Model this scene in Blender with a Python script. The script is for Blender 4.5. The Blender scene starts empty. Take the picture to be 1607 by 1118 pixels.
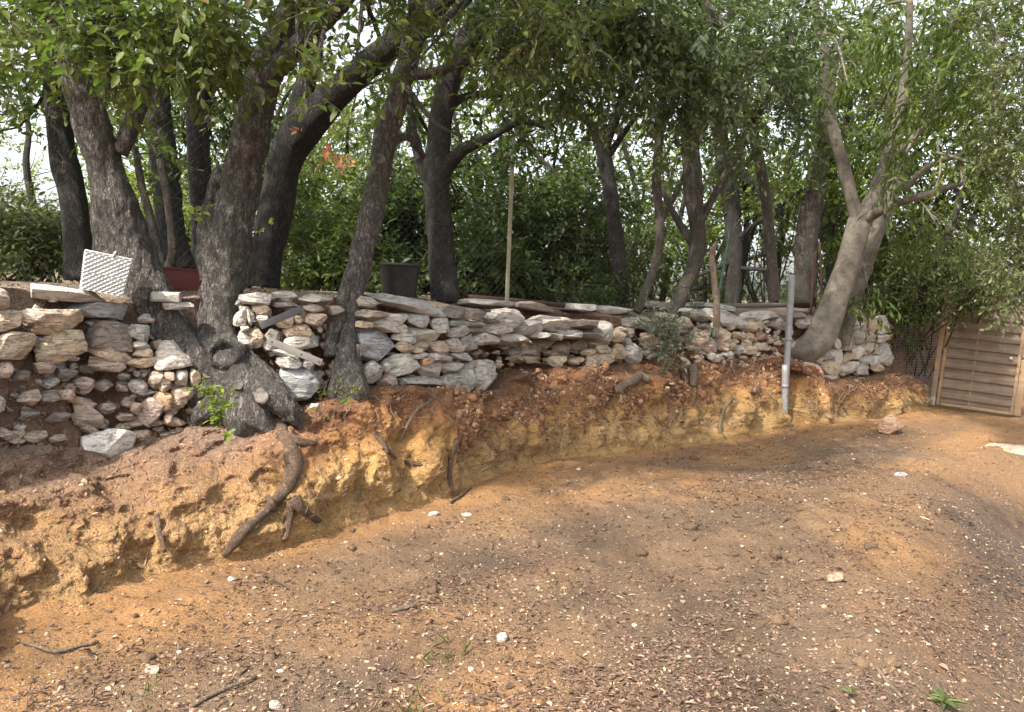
import bpy, bmesh, math, random
import numpy as np
from mathutils import Vector, Matrix
random.seed(7); rng = np.random.default_rng(11)
scene = bpy.context.scene
COL = scene.collection
R = math.radians

# ---------------------------------------------------------------- camera
PW, PH, FPX = 1607.0, 1118.0, 1237.0
EYE = np.array([0.0, 0.0, 1.6])
pitch, roll = R(-4.8), R(2.3)
fwd = np.array([0, math.cos(pitch), math.sin(pitch)])
r0 = np.array([1.0, 0, 0]); u0 = np.cross(r0, fwd)
cam_r = math.cos(roll) * r0 + math.sin(roll) * u0
cam_u = math.cos(roll) * u0 - math.sin(roll) * r0
cd = bpy.data.cameras.new('camera'); cam = bpy.data.objects.new('camera', cd); COL.objects.link(cam)
cd.sensor_width = 36; cd.sensor_fit = 'HORIZONTAL'; cd.lens = 36 * FPX / PW; cd.clip_end = 2000; cd.clip_start = 0.05
m = Matrix.Identity(4)
for i in range(3):
    m[i][0], m[i][1], m[i][2], m[i][3] = cam_r[i], cam_u[i], -fwd[i], EYE[i]
cam.matrix_world = m
scene.camera = cam

# ---------------------------------------------------------------- world, sun, exposure
SUN_EL, SUN_AZ = R(46), math.atan2(-0.50, -0.62)          # azimuth measured from +Y towards +X
w = bpy.data.worlds.new('World'); scene.world = w; w.use_nodes = True
nt = w.node_tree; nt.nodes.clear()
sky = nt.nodes.new('ShaderNodeTexSky'); sky.sky_type = 'NISHITA'; sky.sun_disc = False
sky.sun_elevation = SUN_EL; sky.sun_rotation = SUN_AZ; sky.air_density = 1.0; sky.dust_density = 4.0; sky.ozone_density = 1.0
hs = nt.nodes.new('ShaderNodeHueSaturation'); hs.inputs['Saturation'].default_value = 0.38
bg = nt.nodes.new('ShaderNodeBackground'); bg.inputs['Strength'].default_value = 0.15
wo = nt.nodes.new('ShaderNodeOutputWorld')
nt.links.new(sky.outputs[0], hs.inputs['Color']); nt.links.new(hs.outputs[0], bg.inputs['Color']); nt.links.new(bg.outputs[0], wo.inputs[0])
sd = bpy.data.lights.new('sun', 'SUN'); sd.energy = 2.8; sd.angle = R(1.5); sd.color = (1.0, 0.93, 0.82)
so = bpy.data.objects.new('sun', sd); COL.objects.link(so)
sv = Vector((math.sin(SUN_AZ) * math.cos(SUN_EL), math.cos(SUN_AZ) * math.cos(SUN_EL), math.sin(SUN_EL)))
so.rotation_euler = (-sv).to_track_quat('-Z', 'Y').to_euler()
so.location = sv * 60
scene.view_settings.view_transform = 'Standard'; scene.view_settings.look = 'None'
scene.view_settings.exposure = 1.65; scene.view_settings.gamma = 1.0
scene.cycles.max_bounces = 8; scene.cycles.transparent_max_bounces = 6
scene.cycles.diffuse_bounces = 4; scene.cycles.glossy_bounces = 2; scene.cycles.transmission_bounces = 3

# ---------------------------------------------------------------- helpers
def ray(px, py):
    px = np.asarray(px, float)[..., None]; py = np.asarray(py, float)[..., None]
    return fwd * FPX + cam_r * (px - PW / 2) + cam_u * (PH / 2 - py)
def at(px, py, Y):
    d = ray(px, py); s = np.asarray(Y, float) / d[..., 1]
    return EYE + d * s[..., None]
def atz(px, py, z=0.0):
    d = ray(px, py); s = (z - EYE[2]) / d[..., 2]
    return EYE + d * s[..., None]
def unit(v): return v / np.maximum(np.linalg.norm(v, axis=-1, keepdims=True), 1e-9)

def _hash(ix, iy, iz, seed):
    n = (ix.astype(np.int64) * 73856093) ^ (iy.astype(np.int64) * 19349663) ^ (iz.astype(np.int64) * 83492791) ^ (seed * 2654435761 % (1 << 31))
    n = (n ^ (n >> 13)) * 1274126177 & 0x7fffffff
    n = (n ^ (n >> 15)) * 2246822519 & 0x7fffffff
    return (n & 0xffff) / 32767.5 - 1.0
def vnoise(P, seed=0):
    P = np.asarray(P, float); i = np.floor(P).astype(np.int64); f = P - i; f = f * f * f * (f * (f * 6 - 15) + 10)
    x, y, z = i[..., 0], i[..., 1], i[..., 2]; fx, fy, fz = f[..., 0], f[..., 1], f[..., 2]
    out = 0
    for dx in (0, 1):
        wx = fx if dx else 1 - fx
        for dy in (0, 1):
            wy = fy if dy else 1 - fy
            for dz in (0, 1):
                wz = fz if dz else 1 - fz
                out = out + wx * wy * wz * _hash(x + dx, y + dy, z + dz, seed)
    return out
def fbm(P, oct=4, seed=0, gain=0.5):
    a, s, t = 1.0, 0.0, 0.0
    P = np.asarray(P, float)
    for k in range(oct):
        s = s + a * vnoise(P * (2.03 ** k) + 17.3 * k, seed + k); t += a; a *= gain
    return s / t
def ridged(P, oct=4, seed=0):
    a, s, t = 1.0, 0.0, 0.0
    for k in range(oct):
        s = s + a * (1 - 2 * np.abs(vnoise(np.asarray(P) * (2.03 ** k) + 9.1 * k, seed + k))); t += a; a *= .5
    return s / t

class MB:
    """collects vertices and faces (any size) with a material slot per face"""
    def __init__(self): self.V = []; self.F = []; self.n = 0
    def add(self, V, F, mat=0):
        V = np.asarray(V, float).reshape(-1, 3)
        if isinstance(F, np.ndarray): F = [F]
        for f in F: self.F.append((np.asarray(f, np.int64) + self.n, mat))
        self.V.append(V); self.n += len(V)
    def build(self, name, mats, parent=None, origin=None, smooth=True):
        if not isinstance(mats, (list, tuple)): mats = [mats]
        V = np.concatenate(self.V) if self.V else np.zeros((0, 3))
        if parent is not None and origin is None: V = V - np.array(parent.location)
        if origin is not None: V = V - np.array(origin)
        me = bpy.data.meshes.new(name)
        me.vertices.add(len(V)); me.vertices.foreach_set('co', V.astype(np.float32).ravel())
        loops, starts, mi, pos = [], [], [], 0
        for f, mt in self.F:
            k = f.shape[1]; loops.append(f.ravel()); starts.append(pos + np.arange(len(f)) * k)
            mi.append(np.full(len(f), mt)); pos += f.size
        loops = np.concatenate(loops); starts = np.concatenate(starts); mi = np.concatenate(mi)
        me.loops.add(len(loops)); me.loops.foreach_set('vertex_index', loops.astype(np.int32))
        me.polygons.add(len(starts)); me.polygons.foreach_set('loop_start', starts.astype(np.int32))
        me.polygons.foreach_set('material_index', mi.astype(np.int32))
        me.polygons.foreach_set('use_smooth', np.full(len(starts), smooth))
        me.update(calc_edges=True)
        for mm in mats: me.materials.append(mm)
        o = bpy.data.objects.new(name, me); COL.objects.link(o)
        if parent is not None: o.parent = parent
        if origin is not None: o.location = origin
        return o
def tag(o, label=None, cat=None, group=None, kind=None):
    if label: o['label'] = label
    if cat: o['category'] = cat
    if group: o['group'] = group
    if kind: o['kind'] = kind
    return o
def thing(name, loc, label, cat, group=None):
    o = bpy.data.objects.new(name, None); COL.objects.link(o); o.location = [float(v) for v in loc]
    o.empty_display_size = 0.1
    return tag(o, label, cat, group)

def spline(P, n):
    """Catmull-Rom through rows of P (any columns), n samples"""
    P = np.asarray(P, float)
    if len(P) == 2: return P[0] + (P[1] - P[0]) * np.linspace(0, 1, n)[:, None]
    Q = np.vstack([2 * P[0] - P[1], P, 2 * P[-1] - P[-2]])
    t = np.linspace(0, len(P) - 1 - 1e-6, n); i = t.astype(int); f = (t - i)[:, None]
    a, b, c, d = Q[i], Q[i + 1], Q[i + 2], Q[i + 3]
    return 0.5 * (2 * b + (c - a) * f + (2 * a - 5 * b + 4 * c - d) * f ** 2 + (3 * b - a - 3 * c + d) * f ** 3)
def tube(mb, P, Rr, seg=12, step=None, mat=0, lump=0.0, lscale=6.0, seed=0, cap=True, flute=0.0, fis=0.0):
    P = np.asarray(P, float); Rr = np.asarray(Rr, float)
    D = np.hstack([P, Rr[:, None]])
    if step:
        L = np.linalg.norm(np.diff(P, axis=0), axis=1).sum(); D = spline(D, max(len(P), int(L / step) + 2))
    P, Rr = D[:, :3], np.maximum(D[:, 3], 5e-4)
    T = unit(np.gradient(P, axis=0))
    N = np.zeros_like(P); ref = np.array([0.0, 1, 0]) if abs(T[0][1]) < .9 else np.array([1.0, 0, 0])
    n = ref - T[0] * ref.dot(T[0]); n /= np.linalg.norm(n); N[0] = n
    for i in range(1, len(P)):
        n = n - T[i] * n.dot(T[i]); n /= max(np.linalg.norm(n), 1e-9); N[i] = n
    B = np.cross(T, N)
    a = np.linspace(0, 2 * math.pi, seg, endpoint=False)
    ring = N[:, None] * np.cos(a)[None, :, None] + B[:, None] * np.sin(a)[None, :, None]
    rad = Rr[:, None] * np.ones(seg)[None]
    if lump or flute:
        pts = P[:, None] + ring * Rr[:, None, None]
        if lump: rad = rad * (1 + lump * fbm(pts * lscale, 3, seed))
        if fis: rad = rad + fis * ridged(pts * [16, 16, 5.5], 3, seed + 5) + fis * .7 * fbm(pts * [40, 40, 16], 2, seed + 8)
        if flute:
            tt = np.linspace(0, 1, len(P))[:, None]
            rad = rad * (1 + flute * (1 - tt) ** 2 * np.sin(a * 5 + seed)[None] )
    V = (P[:, None] + ring * rad[..., None]).reshape(-1, 3)
    m_ = len(P); i = np.arange(m_ - 1)[:, None] * seg; j = np.arange(seg)[None]; j2 = (j + 1) % seg
    F = np.stack([i + j, i + j2, i + seg + j2, i + seg + j], -1).reshape(-1, 4)
    Fs = [F]
    if cap:
        Fs.append(np.arange(seg)[::-1][None]); Fs.append(((m_ - 1) * seg + np.arange(seg))[None])
    mb.add(V, Fs, mat)
def prisms(mb, A, Bp, ra, rb, mat=0, seg=3):
    A, Bp = np.asarray(A, float), np.asarray(Bp, float); n = len(A)
    T = unit(Bp - A); ref = np.where(np.abs(T[:, 2:3]) < .9, [[0, 0, 1.0]], [[1.0, 0, 0]])
    N = unit(np.cross(T, ref)); B = np.cross(T, N)
    a = np.arange(seg) * 2 * math.pi / seg
    ring = N[:, None] * np.cos(a)[None, :, None] + B[:, None] * np.sin(a)[None, :, None]
    ra = np.broadcast_to(ra, n)[:, None, None]; rb = np.broadcast_to(rb, n)[:, None, None]
    V = np.concatenate([A[:, None] + ring * ra, Bp[:, None] + ring * rb], 1).reshape(-1, 3)
    j = np.arange(seg); j2 = (j + 1) % seg
    q = np.stack([j, j2, seg + j2, seg + j], -1)
    mb.add(V, (np.arange(n)[:, None, None] * 2 * seg + q[None]).reshape(-1, 4), mat)
def box(mb, c, ax, half, mat=0, bevel=0.0):
    """oriented box; ax rows are its three unit axes; bevelled by an inset on every face"""
    c = np.asarray(c, float); ax = np.asarray(ax, float); h = np.asarray(half, float)
    b = min(bevel, h.min() * .45)
    if b <= 0:
        s = np.array([[x, y, z] for x in (-1, 1) for y in (-1, 1) for z in (-1, 1)], float) * h
        F = np.array([[0, 1, 3, 2], [4, 6, 7, 5], [0, 4, 5, 1], [2, 3, 7, 6], [0, 2, 6, 4], [1, 5, 7, 3]])
        mb.add(c + s @ ax, F, mat); return
    bm = bmesh.new(); bmesh.ops.create_cube(bm, size=2)
    for v in bm.verts: v.co = Vector((v.co.x * h[0], v.co.y * h[1], v.co.z * h[2]))
    bmesh.ops.bevel(bm, geom=bm.edges[:], offset=b, segments=2, affect='EDGES', profile=.6)
    bm.verts.index_update(); V = np.array([v.co[:] for v in bm.verts])
    by = {}
    for f in bm.faces: by.setdefault(len(f.verts), []).append([v.index for v in f.verts])
    bm.free(); mb.add(c + V @ ax, [np.array(k) for k in by.values()], mat)

# leaves ---------------------------------------------------------------------
def leaves(mb, P, D, N, L, wr=0.42, fold=0.25, curl=0.12, mat=0):
    D = unit(D); S = unit(np.cross(N, D)); N = np.cross(D, S); L = np.asarray(L)[:, None]; W = L * wr * .5
    v0 = P; v3 = P + D * L - N * L * curl
    m1 = P + D * L * .30 + N * W * fold; m2 = P + D * L * .66 + N * W * fold - N * L * curl * .35
    V = np.stack([v0, m1 + S * W * .92, m2 + S * W * .82, v3, m1 - S * W * .92, m2 - S * W * .82], 1).reshape(-1, 3)
    b = np.arange(len(P))[:, None, None] * 6
    F = (b + np.array([[0, 1, 2, 3], [0, 3, 5, 4]])[None]).reshape(-1, 4)
    mb.add(V, F, mat)
def spray(mb, S, D, L, m=7, leaf=0.07, wr=.42, droop=.3, sag=.15, lmat=0, tmat=1, tr=.0022, up=.9, flat=.55):
    """twigs with alternate leaves; S, D, L arrays"""
    n = len(S)
    if n == 0: return
    D = unit(D); t = np.linspace(.12, 1, m)[None, :, None]
    end = S + D * L[:, None]; end[:, 2] -= sag * L
    mid = (S + end) / 2; mid[:, 2] += sag * L * .35
    Pt = (1 - t) ** 2 * S[:, None] + 2 * t * (1 - t) * mid[:, None] + t ** 2 * end[:, None]
    prisms(mb, S, mid, tr, tr * .8, tmat); prisms(mb, mid, end, tr * .8, tr * .4, tmat)
    ref = np.where(np.abs(D[:, 2:3]) < .9, [[0, 0, 1.0]], [[1.0, 0, 0]])
    A = unit(np.cross(D, ref)); B = np.cross(D, A)
    ph = (np.arange(m) * 2.4)[None] + rng.uniform(0, 6.28, (n, 1)) + rng.normal(0, .5, (n, m))
    lat = A[:, None] * np.cos(ph)[..., None] + B[:, None] * (np.sin(ph) * flat)[..., None]
    ld = D[:, None] * rng.uniform(.3, .9, (n, m, 1)) + lat * .85 + rng.normal(0, .22, (n, m, 3)); ld[..., 2] -= droop
    nn = np.array([0, 0, up]) + rng.normal(0, .5, (n, m, 3))
    ls = leaf * rng.uniform(.4, 1.25, (n, m))
    leaves(mb, Pt.reshape(-1, 3), ld.reshape(-1, 3), nn.reshape(-1, 3), ls.ravel(), wr, mat=lmat)
def blob_points(c, rad, n, clump=.0, seed=0, cs=2.2):
    """n points in an ellipsoid, thinned to clumps by a noise field"""
    P = np.zeros((0, 3)); k = 0
    while len(P) < n and k < 12:
        q = unit(rng.normal(size=(n * 2, 3))) * (rng.uniform(0.05, 1, (n * 2, 1)) ** (1 / 2.4))
        p = np.asarray(c) + q * np.asarray(rad)
        if clump: p = p[vnoise(p * cs, seed) > clump - 0.45 + rng.uniform(-.25, .25, len(p))]
        P = np.vstack([P, p]); k += 1
    return P[:n]

# ---------------------------------------------------------------- materials
def mat(name, rough=.8):
    m_ = bpy.data.materials.new(name); m_.use_nodes = True
    n = m_.node_tree; b = n.nodes['Principled BSDF']; b.inputs['Roughness'].default_value = rough
    return m_, n, b
def N_(n, typ, **kw):
    x = n.nodes.new(typ)
    for k, v in kw.items():
        if k in x.inputs: x.inputs[k].default_value = v
        else: setattr(x, k, v)
    return x
def coords(n, which='Object', scale=(1, 1, 1)):
    tc = N_(n, 'ShaderNodeTexCoord'); mp = N_(n, 'ShaderNodeMapping'); mp.inputs['Scale'].default_value = scale
    n.links.new(tc.outputs[which], mp.inputs['Vector']); return mp.outputs[0]
def noise(n, vec, scale, detail=4, rough=.55, dist=0.0):
    x = N_(n, 'ShaderNodeTexNoise'); x.inputs['Scale'].default_value = scale; x.inputs['Detail'].default_value = detail
    x.inputs['Roughness'].default_value = rough; x.inputs['Distortion'].default_value = dist
    if vec is not None: n.links.new(vec, x.inputs['Vector'])
    return x.outputs['Fac']
def voro(n, vec, scale, feature='F1', rnd=1.0):
    x = N_(n, 'ShaderNodeTexVoronoi'); x.feature = feature; x.inputs['Scale'].default_value = scale; x.inputs['Randomness'].default_value = rnd
    n.links.new(vec, x.inputs['Vector']); return x
def ramp(n, fac, stops, interp='LINEAR'):
    x = N_(n, 'ShaderNodeValToRGB'); cr = x.color_ramp; cr.interpolation = interp
    while len(cr.elements) < len(stops): cr.elements.new(.5)
    for e, (p, c) in zip(cr.elements, stops):
        e.position = p; e.color = (*c, 1) if len(c) == 3 else c
    n.links.new(fac, x.inputs['Fac']); return x.outputs['Color']
def g(v): return (v, v, v)
def mix(n, fac, a, b, blend='MIX'):
    x = N_(n, 'ShaderNodeMix', data_type='RGBA', blend_type=blend)
    for s, v in ((0, fac), (6, a), (7, b)):
        if hasattr(v, 'type'): n.links.new(v, x.inputs[s])
        else: x.inputs[s].default_value = (*v, 1) if isinstance(v, tuple) and len(v) == 3 else v
    return x.outputs[2]
def math_(n, op, a, b=None):
    x = N_(n, 'ShaderNodeMath', operation=op)
    for i, v in enumerate((a, b)):
        if v is None: continue
        if hasattr(v, 'type'): n.links.new(v, x.inputs[i])
        else: x.inputs[i].default_value = v
    return x.outputs[0]
def bump(n, b, h, strength=.5, dist=.02, prev=None):
    x = N_(n, 'ShaderNodeBump'); x.inputs['Strength'].default_value = strength; x.inputs['Distance'].default_value = dist
    n.links.new(h, x.inputs['Height'])
    if prev is not None: n.links.new(prev, x.inputs['Normal'])
    n.links.new(x.outputs[0], b.inputs['Normal']); return x.outputs[0]
def attr(n, name):
    x = N_(n, 'ShaderNodeAttribute', attribute_name=name); return x

def simple_col(name, col):
    m_, n, b = mat(name, .85); n.links.new(mix(n, noise(n, coords(n), 30, 3), tuple(x * .6 for x in col), tuple(x * 1.4 for x in col)), b.inputs['Base Color']); return m_
def make_leaf_mat(name, stops, trans=.35, tcol=(.16, .22, .03), rough=.5, spec=.35):
    m_, n, b = mat(name, rough)
    geo = N_(n, 'ShaderNodeNewGeometry')
    c = ramp(n, geo.outputs['Random Per Island'], stops)
    ov = noise(n, coords(n, 'Object'), 1.3, 2)
    c = mix(n, math_(n, 'MULTIPLY', ov, .5), c, (stops[-1][1]))
    n.links.new(c, b.inputs['Base Color']); b.inputs['Specular IOR Level'].default_value = spec
    tr = N_(n, 'ShaderNodeBsdfTranslucent')
    n.links.new(mix(n, .55, c, tcol), tr.inputs['Color'])
    ms = N_(n, 'ShaderNodeMixShader'); ms.inputs[0].default_value = trans
    out = n.nodes['Material Output']
    n.links.new(b.outputs[0], ms.inputs[1]); n.links.new(tr.outputs[0], ms.inputs[2]); n.links.new(ms.outputs[0], out.inputs[0])
    return m_
M = {}
M['oak_leaf'] = make_leaf_mat('oak_leaf', [(0, (.028, .06, .014)), (.45, (.048, .095, .022)), (.8, (.08, .135, .028)), (.97, (.13, .17, .035)), (1, (.17, .10, .035))], .36, (.17, .31, .03))
M['grey_leaf'] = make_leaf_mat('grey_leaf', [(0, (.03, .055, .02)), (.5, (.05, .085, .03)), (.88, (.08, .12, .045)), (1, (.13, .14, .05))], .28, (.13, .24, .04), rough=.33, spec=.6)
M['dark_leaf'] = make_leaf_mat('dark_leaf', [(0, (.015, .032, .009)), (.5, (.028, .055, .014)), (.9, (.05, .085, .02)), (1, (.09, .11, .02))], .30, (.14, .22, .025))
M['laurel_leaf'] = make_leaf_mat('laurel_leaf', [(0, (0.020, 0.043, 0.008)), (.5, (0.035, 0.070, 0.012)), (.85, (0.062, 0.105, 0.019)), (1, (0.117, 0.140, 0.023))], .38, (.26, .36, .04))
M['bright_leaf'] = make_leaf_mat('bright_leaf', [(0, (.06, .11, .018)), (.5, (.10, .17, .026)), (1, (.19, .24, .035))], .4, (.36, .44, .05))
M['olive_leaf'] = make_leaf_mat('olive_leaf', [(0, (.09, .12, .075)), (.5, (.14, .17, .115)), (1, (.24, .27, .19))], .2, (.2, .24, .1))
M['hedge_leaf'] = make_leaf_mat('hedge_leaf', [(0, (0.016, 0.033, 0.009)), (.5, (0.035, 0.062, 0.016)), (.85, (0.078, 0.109, 0.031)), (1, (0.172, 0.187, 0.070))], .3, (.3, .36, .08))
M['autumn_leaf'] = make_leaf_mat('autumn_leaf', [(0, (.35, .12, .06)), (1, (.5, .24, .14))], .4, (.7, .3, .15))
M['grass_blade'] = make_leaf_mat('grass_blade', [(0, (.05, .09, .02)), (.7, (.10, .15, .04)), (1, (.28, .24, .10))], .3, (.2, .3, .05))

def make_bark(name, base, dark, light, sc=44.0, zs=.4, strength=.8, spot=None):
    """fissured bark: broken, stretched cracks of two sizes over a mottled ground"""
    m_, n, b = mat(name, .9)
    raw = coords(n, 'Object'); v = coords(n, 'Object', (1, 1, zs))
    dn = N_(n, 'ShaderNodeTexNoise'); dn.inputs['Scale'].default_value = 14; dn.inputs['Detail'].default_value = 5; n.links.new(v, dn.inputs['Vector'])
    vv = N_(n, 'ShaderNodeVectorMath', operation='MULTIPLY_ADD'); n.links.new(dn.outputs['Color'], vv.inputs[0]); vv.inputs[1].default_value = (.045,) * 3; n.links.new(v, vv.inputs[2])
    vd = voro(n, vv.outputs[0], sc, 'DISTANCE_TO_EDGE').outputs['Distance']
    vd2 = voro(n, vv.outputs[0], sc * 2.3, 'DISTANCE_TO_EDGE').outputs['Distance']
    fis = noise(n, vv.outputs[0], sc * .55, 6, .7)
    ridge = math_(n, 'ABSOLUTE', math_(n, 'SUBTRACT', fis, .5))
    brk = ramp(n, noise(n, raw, 8, 4, .6), [(.3, g(0)), (.6, g(1))])
    c1 = ramp(n, vd, [(0, g(0)), (.10, g(.6)), (.28, g(1))]); c1 = mix(n, math_(n, 'MULTIPLY', brk, .6), c1, (1.0, 1.0, 1.0)); c2 = ramp(n, vd2, [(0, g(.4)), (.16, g(1))]); c3 = ramp(n, ridge, [(0, g(0)), (.045, g(.75)), (.11, g(1))])
    plates = math_(n, 'MULTIPLY', math_(n, 'MULTIPLY', c1, c2), c3)
    nz = noise(n, raw, 4, 6, .7); md = noise(n, v, 26, 5, .7); fine = noise(n, raw, 120, 4, .65)
    c = mix(n, ramp(n, nz, [(.35, g(0)), (.68, g(1))]), base, light)
    c = mix(n, ramp(n, md, [(.42, g(0)), (.7, g(.8))]), c, light)
    c = mix(n, ramp(n, noise(n, raw, 9, 5, .65), [(.5, g(0)), (.75, g(.6))]), c, dark)
    c = mix(n, math_(n, 'MULTIPLY', fine, .45), c, dark)
    c = mix(n, plates, dark, c)
    if spot is not None:
        ds = N_(n, 'ShaderNodeVectorMath', operation='DISTANCE'); mp = N_(n, 'ShaderNodeMapping'); mp.inputs['Scale'].default_value = (1, 1, .5); n.links.new(raw, mp.inputs['Vector'])
        n.links.new(mp.outputs[0], ds.inputs[0]); ds.inputs[1].default_value = (spot[0], spot[1], spot[2] * .5)
        f = math_(n, 'ADD', ds.outputs['Value'], math_(n, 'MULTIPLY', math_(n, 'SUBTRACT', noise(n, raw, 14, 4), .5), .14))
        c = mix(n, ramp(n, f, [(.07, g(.42)), (.14, g(0))]), c, (.10, .035, .03))
    n.links.new(c, b.inputs['Base Color'])
    h = math_(n, 'ADD', math_(n, 'MULTIPLY', plates, 1.5), math_(n, 'ADD', math_(n, 'MULTIPLY', fine, .4), math_(n, 'MULTIPLY', md, .8)))
    bump(n, b, h, strength, .02)
    return m_
def make_smooth_bark(name, base, dark, light):
    m_, n, b = mat(name, .8); raw = coords(n, 'Object'); hz = coords(n, 'Object', (.35, .35, 3))
    c = mix(n, ramp(n, noise(n, raw, 3.5, 6, .65), [(.38, g(0)), (.62, g(1))]), base, light)
    c = mix(n, ramp(n, noise(n, raw, 11, 6, .7), [(.5, g(0)), (.68, g(.7))]), c, dark)
    c = mix(n, ramp(n, noise(n, hz, 26, 5, .7), [(.55, g(0)), (.7, g(.55))]), c, dark)
    c = mix(n, ramp(n, noise(n, raw, 70, 3, .6), [(.5, g(0)), (.7, g(.45))]), c, light)
    n.links.new(c, b.inputs['Base Color']); bump(n, b, math_(n, 'ADD', noise(n, hz, 26, 5, .7), noise(n, raw, 20, 5, .6)), .45, .012); return m_
M['bark_oak'] = make_bark('bark_oak', (.25, .222, .19), (.05, .042, .035), (.44, .40, .355), 36, .4, 1.0)
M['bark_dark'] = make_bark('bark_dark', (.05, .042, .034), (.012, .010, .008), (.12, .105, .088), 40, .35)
M['bark_grey'] = make_bark('bark_grey', (.15, .125, .095), (.05, .04, .03), (.24, .205, .165), 50, .3)
M['bark_smooth'] = make_smooth_bark('bark_smooth', (.095, .08, .063), (.03, .025, .019), (.20, .175, .14))
M['bark_cut'] = make_smooth_bark('bark_cut', (.07, .06, .05), (.018, .015, .012), (.15, .13, .11))
M['twig'] = simple_col('twig', (.085, .068, .05))
M['root'] = make_bark('root', (.20, .12, .075), (.06, .034, .02), (.34, .23, .15), 40, .5, .6)
M['dead_wood'] = make_bark('dead_wood', (.30, .22, .15), (.12, .085, .055), (.42, .33, .24), 50, .3, .6)

def make_stone():
    m_, n, b = mat('limestone', .88)
    oi = N_(n, 'ShaderNodeObjectInfo')
    tc = N_(n, 'ShaderNodeTexCoord'); vm = N_(n, 'ShaderNodeVectorMath', operation='MULTIPLY_ADD')
    rn = N_(n, 'ShaderNodeCombineXYZ'); n.links.new(oi.outputs['Random'], rn.inputs[0]); n.links.new(oi.outputs['Random'], rn.inputs[2])
    n.links.new(rn.outputs[0], vm.inputs[0]); vm.inputs[1].default_value = (37, 19, 53); n.links.new(tc.outputs['Object'], vm.inputs[2])
    v = vm.outputs[0]
    big = noise(n, v, 5, 5, .62, .4); md = noise(n, v, 22, 5, .6); fine = noise(n, v, 130, 3, .6)
    c = oi.outputs['Color']
    c = mix(n, ramp(n, big, [(.48, g(0)), (.72, g(.5))]), c, (.42, .32, .22))
    c = mix(n, ramp(n, md, [(.5, g(0)), (.75, g(.5))]), c, (.60, .56, .50))
    c = mix(n, ramp(n, noise(n, v, 11, 6, .7), [(.50, g(0)), (.72, g(.75))]), c, (.13, .105, .085))
    mp = N_(n, 'ShaderNodeMapping'); mp.inputs['Scale'].default_value = (3, 3, 16); n.links.new(v, mp.inputs['Vector'])
    strat = noise(n, mp.outputs[0], 2.2, 5, .6, .8)
    crack = ramp(n, math_(n, 'ABSOLUTE', math_(n, 'SUBTRACT', strat, .5)), [(0, g(1)), (.018, g(0))])
    c = mix(n, math_(n, 'MULTIPLY', crack, .55), c, (.10, .08, .06))
    c = mix(n, math_(n, 'MULTIPLY', fine, .35), c, (.2, .175, .15))
    n.links.new(c, b.inputs['Base Color'])
    h = math_(n, 'ADD', math_(n, 'MULTIPLY', md, 1.0), math_(n, 'MULTIPLY', fine, .25))
    h = math_(n, 'SUBTRACT', h, math_(n, 'MULTIPLY', crack, .5))
    h = math_(n, 'ADD', h, math_(n, 'MULTIPLY', strat, .8))
    bump(n, b, h, .8, .022)
    return m_
M['stone'] = make_stone()

def make_earth():
    m_, n, b = mat('earth', .95)
    t = attr(n, 'strata').outputs['Fac']; side = attr(n, 'tone').outputs['Fac']
    v = coords(n, 'Object')
    n1 = noise(n, v, 3.2, 6, .62, .3); n2 = noise(n, v, 18, 5, .65); n3 = noise(n, v, 95, 4, .65)
    tt = math_(n, 'ADD', t, math_(n, 'MULTIPLY', math_(n, 'SUBTRACT', n1, .5), .55))
    tt = math_(n, 'ADD', tt, math_(n, 'MULTIPLY', math_(n, 'SUBTRACT', n2, .5), .22))
    ochre = ramp(n, tt, [(0, (.44, .26, .09)), (.2, (.54, .35, .14)), (.45, (.52, .29, .09)), (.62, (.40, .18, .055)), (.8, (.28, .12, .05)), (.95, (.17, .085, .045))])
    brown = ramp(n, tt, [(0, (.38, .22, .09)), (.3, (.33, .19, .085)), (.55, (.25, .155, .088)), (.75, (.27, .20, .145)), (1, (.30, .25, .20))])
    c = mix(n, side, ochre, brown)
    c = mix(n, ramp(n, n2, [(.5, g(0)), (.72, g(.6))]), c, (.14, .065, .032))
    c = mix(n, ramp(n, noise(n, v, 34, 4, .7), [(.56, g(0)), (.7, g(.65))]), c, (.60, .43, .22))
    c = mix(n, ramp(n, n3, [(.45, g(0)), (.72, g(.75))]), c, (.10, .05, .025))
    spk = voro(n, v, 55).outputs['Distance']
    c = mix(n, ramp(n, spk, [(.12, g(.45)), (.22, g(0))]), c, (.52, .38, .25))
    n.links.new(c, b.inputs['Base Color'])
    h = math_(n, 'ADD', math_(n, 'MULTIPLY', n2, 1.1), math_(n, 'MULTIPLY', n3, .55))
    bump(n, b, h, 1.0, .045)
    return m_
M['earth'] = make_earth()

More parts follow.
